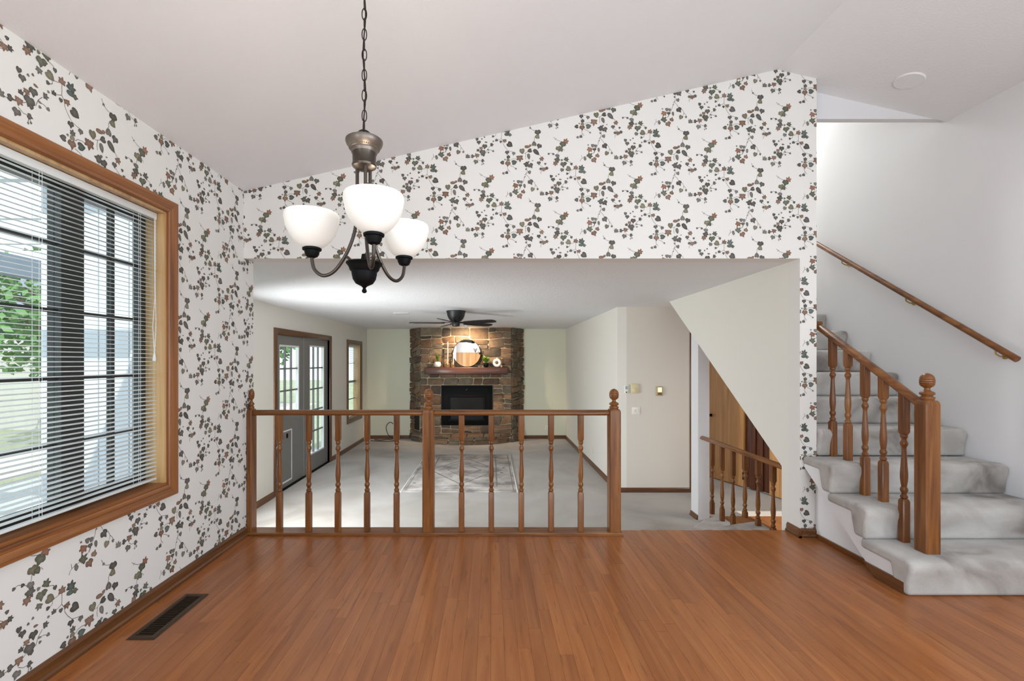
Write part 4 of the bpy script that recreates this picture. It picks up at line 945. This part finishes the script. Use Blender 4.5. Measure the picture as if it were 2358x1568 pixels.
def blades(cx, cy, z0, n, h0, h1, w_, spread, rg):
    mb = MB()
    for i in range(n):
        a = rg.uniform(0, 2 * math.pi); h_ = rg.uniform(h0, h1); s_ = rg.uniform(.2, 1) * spread; dx, dy = math.cos(a), math.sin(a)
        pts = []
        for j in range(5):
            t_ = j / 4; pts.append(Vector((cx + dx * s_ * t_ ** 1.6 + dx * 0.01, cy + dy * s_ * t_ ** 1.6 + dy * 0.01, z0 + h_ * t_ * (1 - .15 * t_))))
        sd = Vector((-dy, dx, 0)); vs = []
        for j, p in enumerate(pts):
            ww = w_ * (1 - (j / 4) ** 2) + 0.0006; vs += [p - sd * ww, p + sd * ww]
        mb.add(vs, [(2 * j, 2 * j + 1, 2 * j + 3, 2 * j + 2) for j in range(4)])
    return mb.smoothed()
pp = thing('potted_plant', 'small upright green plant in a round white pot on the mantel', 'plant', (mx(1007.5), MY, MZ))
cx = mx(1007.5)
obj('pot', MB().lathe([(0.03, MZ + .001), (0.055, MZ + .012), (0.072, MZ + .04), (0.073, MZ + .07), (0.06, MZ + .105), (0.045, MZ + .115), (0.04, MZ + .108), (0.001, MZ + .105)], cx, MY, 24).smoothed(), M['whitegloss'], pp)
obj('leaves', blades(cx, MY, MZ + .10, 30, 0.10, 0.24, 0.013, 0.06, random.Random(1)), M['leaf'], pp)
for p, top, lab in ((1031, 787, 'tall'), (1044, 812, 'short')):
    cs_ = thing('candlestick', lab + ' ivory taper candle on a slim gold base on the mantel', 'candlestick', (mx(p), MY, MZ)); cx = mx(p); zt = CAMZ + (Y0 - top) * MY / F_PX
    obj('holder', MB().lathe([(0.034, MZ + .001), (0.034, MZ + .008), (0.012, MZ + .018), (0.008, MZ + .04), (0.014, MZ + .052), (0.014, MZ + .06)], cx, MY, 20).smoothed(), M['brass'], cs_)
    obj('candle', MB().lathe([(0.011, MZ + .06), (0.0095, zt - .01), (0.004, zt)], cx, MY, 14).smoothed(), M['ivory'], cs_)
gp = thing('grass_plant', 'bushy green grass plant in a small black pot on the mantel', 'plant', (mx(1119), MY - .03, MZ)); cx = mx(1119)
obj('pot', MB().lathe([(0.035, MZ + .001), (0.05, MZ + .02), (0.055, MZ + .06), (0.048, MZ + .09), (0.04, MZ + .085), (0.001, MZ + .08)], cx, MY - .03, 20).smoothed(), M['black'], gp)
obj('leaves', blades(cx, MY - .03, MZ + .075, 200, 0.10, 0.19, 0.008, 0.115, random.Random(2)), M['leaf2'], gp)
rv = thing('ring_vase', 'white ring shaped vase with a dark open centre on the mantel', 'vase', (mx(1144.5), MY, MZ)); cx = mx(1144.5); cz = MZ + 0.0925
pts = []; mb = MB()
for k in range(28): a = 2 * math.pi * k / 28; pts.append((cx + 0.061 * math.cos(a), MY, cz + 0.061 * math.sin(a)))
mb.tube(pts, 0.030, 12, True); obj('body', mb.smoothed(), M['whitegloss'], rv, angle=80)
obj('neck', MB().lathe([(0.013, cz + .082), (0.012, cz + .10), (0.015, cz + .108), (0.010, cz + .108), (0.009, cz + .09)], cx, MY, 16).smoothed(), M['whitegloss'], rv)

# ------------------------------------------------------------------ ceiling fan, spotlight, vent
FX, FY = -0.495, 6.62
fan = thing('ceiling_fan', 'matte black flush ceiling fan with five blades', 'ceiling fan', (FX, FY, CZ))
obj('housing', MB().lathe([(0.137, CZ - .001), (0.137, CZ - .012), (0.130, CZ - .03), (0.122, CZ - .07), (0.105, CZ - .11), (0.08, CZ - .14), (0.06, CZ - .15), (0.05, CZ - .16)], FX, FY, 36).smoothed(), M['fanblack'], fan)
obj('hub', MB().lathe([(0.05, CZ - .155), (0.056, CZ - .165), (0.056, CZ - .20), (0.05, CZ - .218), (0.02, CZ - .222), (0.001, CZ - .222)], FX, FY, 28).smoothed(), M['fanblack'], fan)
bl_mb = MB(); top, bot = [], []
outline = [(0.16, -.045), (0.25, -.058), (0.42, -.066), (0.58, -.064), (0.64, -.05), (0.662, -.02), (0.662, .02), (0.64, .05), (0.58, .064), (0.42, .066), (0.25, .058), (0.16, .045)]
bl_mb.prism(outline, -.004, .004, 'Z'); blm = mesh_of('blade', bl_mb, M['fanblack'])
arm = MB().prism([(0.045, -.02), (0.12, -.014), (0.19, -.03), (0.21, 0), (0.19, .03), (0.12, .014), (0.045, .02)], .004, .010, 'Z'); am = mesh_of('blade_arm', arm, M['fanblack'])
for k in range(5):
    a = R(-104 + 72 * k)
    b_ = inst('blade', blm, fan, (0, 0, -0.172), (R(-12), 0, a)); inst('blade_arm', am, b_, (0, 0, 0.0))
sp = thing('spotlight', 'small white ceiling spotlight aimed at the stone over the mantel', 'spotlight', (-0.49, 9.25, CZ))
obj('ring', MB().lathe([(0.07, CZ - .0005), (0.07, CZ - .008), (0.055, CZ - .012), (0.05, CZ - .003)], -0.49, 9.25, 28).smoothed(), M['plastic'], sp)
obj('eyeball', MB().lathe([(0.048, CZ - .006), (0.046, CZ - .03), (0.036, CZ - .048), (0.020, CZ - .058), (0.001, CZ - .060)], -0.49, 9.25, 24).smoothed(), M['plastic'], sp)
lamp('mantel_spot', 'SPOT', (-0.49, 9.28, CZ - 0.075), 100, (1.0, 0.74, 0.48), (R(44), 0, 0), 0.03, spot_size=R(125), spot_blend=0.8)
cv = thing('ceiling_vent', 'small white slotted vent in the textured family room ceiling', 'vent', (-1.33, 6.93, CZ))
obj('frame', MB().box(-1.44, -1.22, 6.87, 6.99, CZ - .008, CZ - .0005), M['plastic'], cv, bevel=0.002)
for i in range(5): obj('slot', MB().box(-1.425, -1.235, 6.885 + i * .020, 6.895 + i * .020, CZ - .0095, CZ - .006), M['ventdark'] if i % 2 == 0 else M['plastic'], cv)

# ------------------------------------------------------------------ rug, cable, wall fittings
m, nt, N, L, b = nmat('faded_rug')
tc = N.new('ShaderNodeTexCoord')
v1 = N.new('ShaderNodeTexVoronoi'); v1.inputs['Scale'].default_value = 5.5; v1.distance = 'MANHATTAN'
n1 = N.new('ShaderNodeTexNoise'); n1.inputs['Scale'].default_value = 9; n1.inputs['Detail'].default_value = 6; n1.inputs['Distortion'].default_value = 1.5
L.new(tc.outputs['Object'], v1.inputs['Vector']); L.new(tc.outputs['Object'], n1.inputs['Vector'])
sx_ = N.new('ShaderNodeSeparateXYZ'); L.new(tc.outputs['Object'], sx_.inputs[0])
def mth(op, a, b_=None):
    q = N.new('ShaderNodeMath'); q.operation = op
    for i, s_ in enumerate((a, b_)):
        if s_ is None: continue
        if isinstance(s_, (int, float)): q.inputs[i].default_value = s_
        else: L.new(s_, q.inputs[i])
    return q.outputs[0]
ax = mth('ABSOLUTE', sx_.outputs[0]); ay = mth('ABSOLUTE', sx_.outputs[1])
ex = mth('SUBTRACT', 0.772, ax); ey = mth('SUBTRACT', 1.215, ay); ed = mth('MINIMUM', ex, ey)   # distance to edge
border = mth('MULTIPLY', mth('GREATER_THAN', ed, 0.05), mth('LESS_THAN', ed, 0.26))
line = mth('ADD', mth('COMPARE', ed, 0.27), 0.0)
l1 = mth('LESS_THAN', mth('ABSOLUTE', mth('SUBTRACT', ed, 0.27)), 0.012); l2 = mth('LESS_THAN', mth('ABSOLUTE', mth('SUBTRACT', ed, 0.05)), 0.008)
dia = mth('ADD', mth('MULTIPLY', ax, 1.6), ay); l3 = mth('LESS_THAN', mth('ABSOLUTE', mth('SUBTRACT', dia, 0.42)), 0.02); l4 = mth('LESS_THAN', mth('ABSOLUTE', mth('SUBTRACT', dia, 0.85)), 0.025)
lines = mth('MAXIMUM', mth('MAXIMUM', l1, l2), mth('MAXIMUM', l3, l4))
motif = mth('LESS_THAN', v1.outputs['Distance'], 0.22)
dark = mth('MULTIPLY', mth('MAXIMUM', mth('MULTIPLY', motif, mth('ADD', mth('MULTIPLY', border, 0.35), 0.62)), mth('MULTIPLY', lines, 0.8)), mth('MULTIPLY', n1.outputs['Fac'], 1.5))
mx_ = N.new('ShaderNodeMix'); mx_.data_type = 'RGBA'; mx_.inputs[6].default_value = lin(212, 206, 200); mx_.inputs[7].default_value = lin(78, 74, 76); L.new(dark, mx_.inputs[0])
n3 = N.new('ShaderNodeTexNoise'); n3.inputs['Scale'].default_value = 3.2; n3.inputs['Detail'].default_value = 5; L.new(tc.outputs['Object'], n3.inputs['Vector'])
m2 = N.new('ShaderNodeMix'); m2.data_type = 'RGBA'; m2.inputs[7].default_value = lin(132, 125, 122); L.new(mx_.outputs[2], m2.inputs[6])
mr2 = N.new('ShaderNodeMapRange'); mr2.inputs['From Min'].default_value = 0.38; mr2.inputs['From Max'].default_value = 0.65; mr2.inputs['To Max'].default_value = 0.9; L.new(n3.outputs['Fac'], mr2.inputs['Value']); L.new(mr2.outputs[0], m2.inputs[0])
L.new(m2.outputs[2], b.inputs['Base Color']); b.inputs['Roughness'].default_value = 0.95
M['rug'] = m
rg = thing('area_rug', 'faded grey and cream medallion rug on the family room carpet', 'rug', (-0.4175, 7.335, FZ))
obj('pile', MB().box(-1.19 + .012, 0.355 - .012, 6.12, 8.55, FZ + .0005, FZ + 0.012), M['rug'], rg, bevel=0.004)
for q in ((-1.196, -1.178), (0.343, 0.361)): obj('binding', MB().box(q[0], q[1], 6.118, 8.552, FZ + .0005, FZ + 0.013), M['plastic'], rg, bevel=0.003)
pts = smooth_path([(-2.55, 10.2, FZ + .008), (-2.4, 10.12, FZ + .008), (-2.25, 10.2, FZ + .01), (-2.05, 10.1, FZ + .01), (-2.02, 10.15, FZ + .12), (-2.10, 10.22, FZ + .30), (-2.22, 10.24, FZ + .38), (-2.30, 10.22, FZ + .28), (-2.24, 10.16, FZ + .12), (-2.10, 10.1, FZ + .03), (-2.05, 10.02, FZ + .008), (-2.3, 9.98, FZ + .008), (-2.6, 10.05, FZ + .008)], 7)
tag(obj('cable', MB().tube(pts, 0.007, 8).smoothed(), M['black'], angle=80), 'loop of black cable on the carpet by the sage green wall', 'cable')
def plate_y(name, label, cat, xa, xb, za, zb, y, mat, t=0.008):
    r_ = thing(name, label, cat, ((xa + xb) / 2, y, za)); obj('plate', MB().box(xa, xb, y - t, y - .0005, za, zb), mat, r_, bevel=0.003); return r_
cx2 = lambda p: (p - X0) / F_PX * FYC
cz2 = lambda q: CAMZ + (Y0 - q) / F_PX * FYC
o = plate_y('remote_holder', 'slim white remote control in a wall cradle beside the thermostat', 'remote', cx2(1437.4), cx2(1446), cz2(905.4), cz2(886.8), FYC, M['plastic'], 0.018)
obj('screen', MB().box(cx2(1439.2), cx2(1444.2), FYC - .020, FYC - .017, cz2(896), cz2(889)), plain('lcd_grey', lin(150, 160, 165), 0.3), o); obj('button', MB().box(cx2(1440.5), cx2(1443), FYC - .021, FYC - .017, cz2(904), cz2(901.5)), M['black'], o)
o = plate_y('thermostat', 'square beige thermostat with a round dial on the cream wall', 'thermostat', cx2(1452.2), cx2(1469.3), cz2(905.5), cz2(884), FYC, M['beige'], 0.02)
d_ = obj('dial', MB().lathe([(0.030, 0), (0.030, 0.006), (0.024, 0.010), (0.001, 0.010)], 0, 0, 24).smoothed(), M['beige'], o, at=(0, 0, 0)); d_.location = (0, -0.020, cz2(898.5) - cz2(905.5)); d_.rotation_euler = (R(90), 0, 0)
o = plate_y('alarm_keypad', 'small wall keypad with a glowing warm screen', 'keypad', cx2(1511), cx2(1525), cz2(911), cz2(890), FYC, plain('keypad_tan', lin(176, 152, 112), 0.4), 0.022)
obj('screen', MB().box(cx2(1513.5), cx2(1522.5), FYC - .0245, FYC - .021, cz2(902.5), cz2(892)), M['screen'], o); obj('flap', MB().box(cx2(1513.5), cx2(1522.5), FYC - .0235, FYC - .021, cz2(909), cz2(904)), plain('keypad_brown', lin(110, 84, 60), 0.4), o)
o = plate_y('light_switch', 'ivory double light switch plate below the thermostat', 'light switch', cx2(1454.8), cx2(1474), cz2(954), cz2(937), FYC, M['plastic'], 0.006)
for p in (1460, 1468.5): obj('toggle', MB().box(cx2(p) - .006, cx2(p) + .006, FYC - .016, FYC - .005, cz2(948), cz2(943)), M['ivory'], o)
o = plate_y('wall_outlet', 'pale outlet plate low on the sage green wall', 'outlet', 1.21, 1.28, -0.33, -0.22, FYB, M['plastic'], 0.006)
for z in (-0.30, -0.255): obj('socket', MB().box(1.228, 1.262, FYB - .008, FYB - .005, z - .013, z + .013), M['beige'], o)
o = thing('wall_outlet', 'pale outlet plate low on the cream wall right of the rug', 'outlet', (FXR, 7.53, -0.3)); obj('plate', MB().box(FXR - .006, FXR - .0005, 7.495, 7.565, -0.30, -0.19), M['plastic'], o, bevel=0.002)
for z in (-0.27, -0.222): obj('socket', MB().box(FXR - .008, FXR - .005, 7.513, 7.547, z - .013, z + .013), M['beige'], o)

# ------------------------------------------------------------------ steps down, guard rail, hall doors
ls = thing('carpeted_steps', 'pale carpeted winding steps going down to the family room', 'steps', (1.6, 3.5, FZ))
obj('step', MB().prism([(N_R + .06, 3.362), (2.146, 3.362), (2.146, 3.44), (2.33, 3.44), (2.33, 4.065), (2.04, 3.965), (N_R + .06, 3.56)], FZ + .002, -0.17, 'Z').smoothed(), M['carpet_st'], ls, bevel=0.02, seg=3)
obj('step', MB().prism([(N_R + .06, 3.50), (2.04, 3.95), (2.33, 4.05), (2.33, 4.76), (2.10, 4.585), (1.88, 4.36), (N_R + .06, 3.80)], FZ + .002, -0.34, 'Z').smoothed(), M['carpet_st'], ls, bevel=0.02, seg=3)
pst = struct(obj('wall_post', MB().box(2.263, 2.386, 5.07, 5.245, FZ, 1.575), M['white']), 'slim white post under the slanted stair wall', 'post')
base('baseboard_post', 'brown baseboard at the foot of the slim white post', [((2.263, 5.07, FZ), (2.263, 5.245, FZ), (-1, 0, 0))], M['base_y'], h=0.05)
GX = 2.262
gr = thing('guard_railing', 'short dark oak guard railing with six balusters under the slanted wall', 'railing', (GX, 4.2, -0.34))
mb = MB().prism([(a + GX, b + 0.385) for a, b in rail_prof(0.052, 0.038)], 3.436, 4.965, 'Y')
obj('handrail', mb, M['oak_y'], gr, bevel=0.003)
for p, tz in ((1640, -.34), (1663, -.34), (1688, -.34), (1715.5, -.17), (1745.5, -.17), (1780.5, -.17)):
    y = GX * F_PX / (p - X0)
    me = baluster_mesh('baluster', 0.001, 0.13 if tz < -.3 else 0.06, 0.49 if tz < -.3 else 0.42, 0.387 - tz, M['oak_z'])
    inst('baluster', me, gr, (0, y - 4.2, tz + .34))
# closet front of the hall, set at an angle
P0, P1 = Vector((3.268, 6.945)), Vector((3.70, 5.68)); ud = (P1 - P0).normalized(); nd = Vector((-ud.y, ud.x)); nd = nd if nd.x < 0 else -nd
def hallbox(u0, u1, d0, d1, z0, z1):
    c = [P0 + ud * u + nd * d for u, d in ((u0, d0), (u1, d0), (u1, d1), (u0, d1))]
    return MB().prism([(q.x, q.y) for q in c], z0, z1, 'Z')
struct(obj('wall_closet', hallbox(-0.35, 2.6, -0.14, -0.05, FZ, CZ), M['cream']), 'cream wall behind the hall closet doors', 'wall')
d2 = sroot('door_2', 'honey birch slab door with a black knob beside dark closet panels', 'door', (P0.x, P0.y, FZ))
obj('jamb', hallbox(-0.035, -0.004, -0.045, 0.02, FZ, 1.6), M['whitetrim'], d2)
obj('slab', hallbox(0.0, 0.62, -0.03, 0.015, FZ + .012, 1.55), M['doorwood'], d2)
kp = P0 + ud * 0.05 + nd * 0.015
k_ = obj('knob', MB().lathe([(0.022, 0), (0.022, 0.006), (0.011, 0.010), (0.011, 0.03), (0.026, 0.04), (0.028, 0.056), (0.018, 0.066), (0.001, 0.067)], 0, 0, 18).smoothed(), M['black'], d2, at=(0, 0, 0))
k_.location = (kp.x - P0.x, kp.y - P0.y, 0.42 - FZ); k_.rotation_euler = Vector((nd.x, nd.y, 0)).to_track_quat('Z', 'Y').to_euler()
for u0, u1, dd in ((0.63, 0.71, -.03), (0.715, 0.80, .0), (0.805, 0.90, -.02), (0.905, 1.01, -.035)):
    obj('closet_panel', hallbox(u0, u1, -0.045, dd + .012, FZ + .012, 1.55), M['mahog'], d2, bevel=0.006)
obj('slab', hallbox(1.02, 1.75, -0.03, 0.015, FZ + .012, 1.55), M['doorwood'], d2)
obj('hinge', hallbox(0.612, 0.628, 0.012, 0.024, -0.40, -0.30), M['black'], d2)

# ------------------------------------------------------------------ outside
struct(obj('ground_lawn', MB().box(-45, XL - 0.17, -25, 45, FZ - 0.35, FZ - 0.12), M['lawn']), 'sunny lawn outside the windows', 'lawn')
struct(obj('ground_patio', MB().box(-6.9, FXL - 0.142, -3.0, 9.5, FZ - 0.12, FZ - 0.05).box(FXL - 0.142, XL - 0.165, -3.0, 2.95, FZ - 0.12, FZ - 0.05), M['concrete']), 'grey concrete patio outside the windows', 'patio')
struct(obj('ground_path', MB().box(-9.8, -7.5, -8, 20, FZ - 0.12, FZ - 0.09), M['path']), 'pale gravel path crossing the lawn beyond the patio', 'path')
ew = struct(obj('wall_exterior', MB().box(-2.95, XL - 0.165, 3.06, 3.11, FZ - .05, 2.5), M['siding']), 'white siding return wall outside the dining window', 'wall')
xx = -2.95
for w_ in (0.16, 0.22, 0.2, 0.22):
    obj('siding_board', MB().box(xx + .004, xx + w_ - .004, 3.045, 3.06, FZ - .05, 2.5), M['siding'], ew); xx += w_
obj('shutter_board', MB().box(-2.14, -1.90, 3.03, 3.06, FZ - .05, 2.45), M['darkframe'], ew)
pc = thing('patio_cover', 'dark slatted patio cover on posts outside the dining window', 'patio cover', (-4.6, 3.0, FZ - .05))
for yy in (-0.6, 5.6): obj('post', MB().box(-5.25, -5.13, yy, yy + .12, FZ - .05, 2.15), M['darkframe'], pc)
obj('beam', MB().box(-5.28, -5.10, -1.2, 6.3, 2.15, 2.36), M['roof'], pc)
for i in range(10): obj('rafter', MB().box(-5.5, -1.92 if i < 6 else -2.95, -1.1 + i * .8, -1.04 + i * .8, 2.36, 2.48), M['siding'], pc)
sh = thing('garden_shed', 'pale garden shed with a blue grey gable roof across the lawn', 'shed', (-14, 14, FZ - .12))
obj('walls', MB().box(-17.5, -12, 12.5, 17, FZ - .12, 1.9), M['shed'], sh)
obj('roof', MB().prism([(-18, 1.8), (-14.75, 3.7), (-11.5, 1.8), (-11.5, 1.9), (-14.75, 3.85), (-18, 1.9)], 12.1, 17.4, 'Y'), M['roof'], sh)
def tree(label, x, y, h_, cr, seed):
    r2 = random.Random(seed); z0 = FZ - .13
    t_ = thing('tree', label, 'tree', (x, y, z0))
    mb = MB().tube(smooth_path([(x, y, z0), (x + .1, y, z0 + h_ * .3), (x - .05, y + .1, z0 + h_ * .6), (x, y, z0 + h_ * .9)], 4), [.16 - .008 * i for i in range(13)], 8)
    for i in range(5):
        a = r2.uniform(0, 6.28); b_ = z0 + h_ * r2.uniform(.35, .6); mb.tube([(x, y, b_), (x + cr * .4 * math.cos(a), y + cr * .4 * math.sin(a), b_ + .5), (x + cr * .8 * math.cos(a), y + cr * .8 * math.sin(a), b_ + .8)], [.06, .04, .015], 6)
    obj('trunk', mb.smoothed(), M['bark'], t_)
    lv = MB()
    for i in range(2600):
        while True:
            p = Vector((r2.uniform(-1, 1), r2.uniform(-1, 1), r2.uniform(-1, 1)))
            if 0.25 < p.length < 1: break
        c = Vector((x + p.x * cr, y + p.y * cr, z0 + h_ * .68 + p.z * cr * .75)); s_ = r2.uniform(.07, .13)
        u = Vector((r2.gauss(0, 1), r2.gauss(0, 1), r2.gauss(0, 1))).normalized(); v = u.orthogonal().normalized()
        lv.add([c - u * s_, c + v * s_ * .6, c + u * s_, c - v * s_ * .6], [(0, 1, 2, 3)])
    f_ = obj('foliage', lv, M['treeleaf'], t_); f_['kind'] = 'stuff'
tree('leafy green tree standing nearest the shed', -9.2, 10.2, 4.2, 1.9, 5)
tree('broad green tree standing beyond the patio posts', -14.5, 6.0, 4.8, 2.2, 6)
tree('small green tree behind the patio opposite the grey door', -9.0, 17.0, 4.0, 1.8, 8)
fc = thing('garden_fence', 'long pale board fence at the far side of the lawn', 'fence', (-20, 15, FZ - .12))
for i in range(30): obj('board', MB().box(-20.03, -19.97, 2 + i * 1.0, 2.96 + i * 1.0, FZ - .12, 1.3), M['shed'], fc)
print('planks', npl, 'stones', sum(1 for o in fp.children if o.name.startswith('stone')))
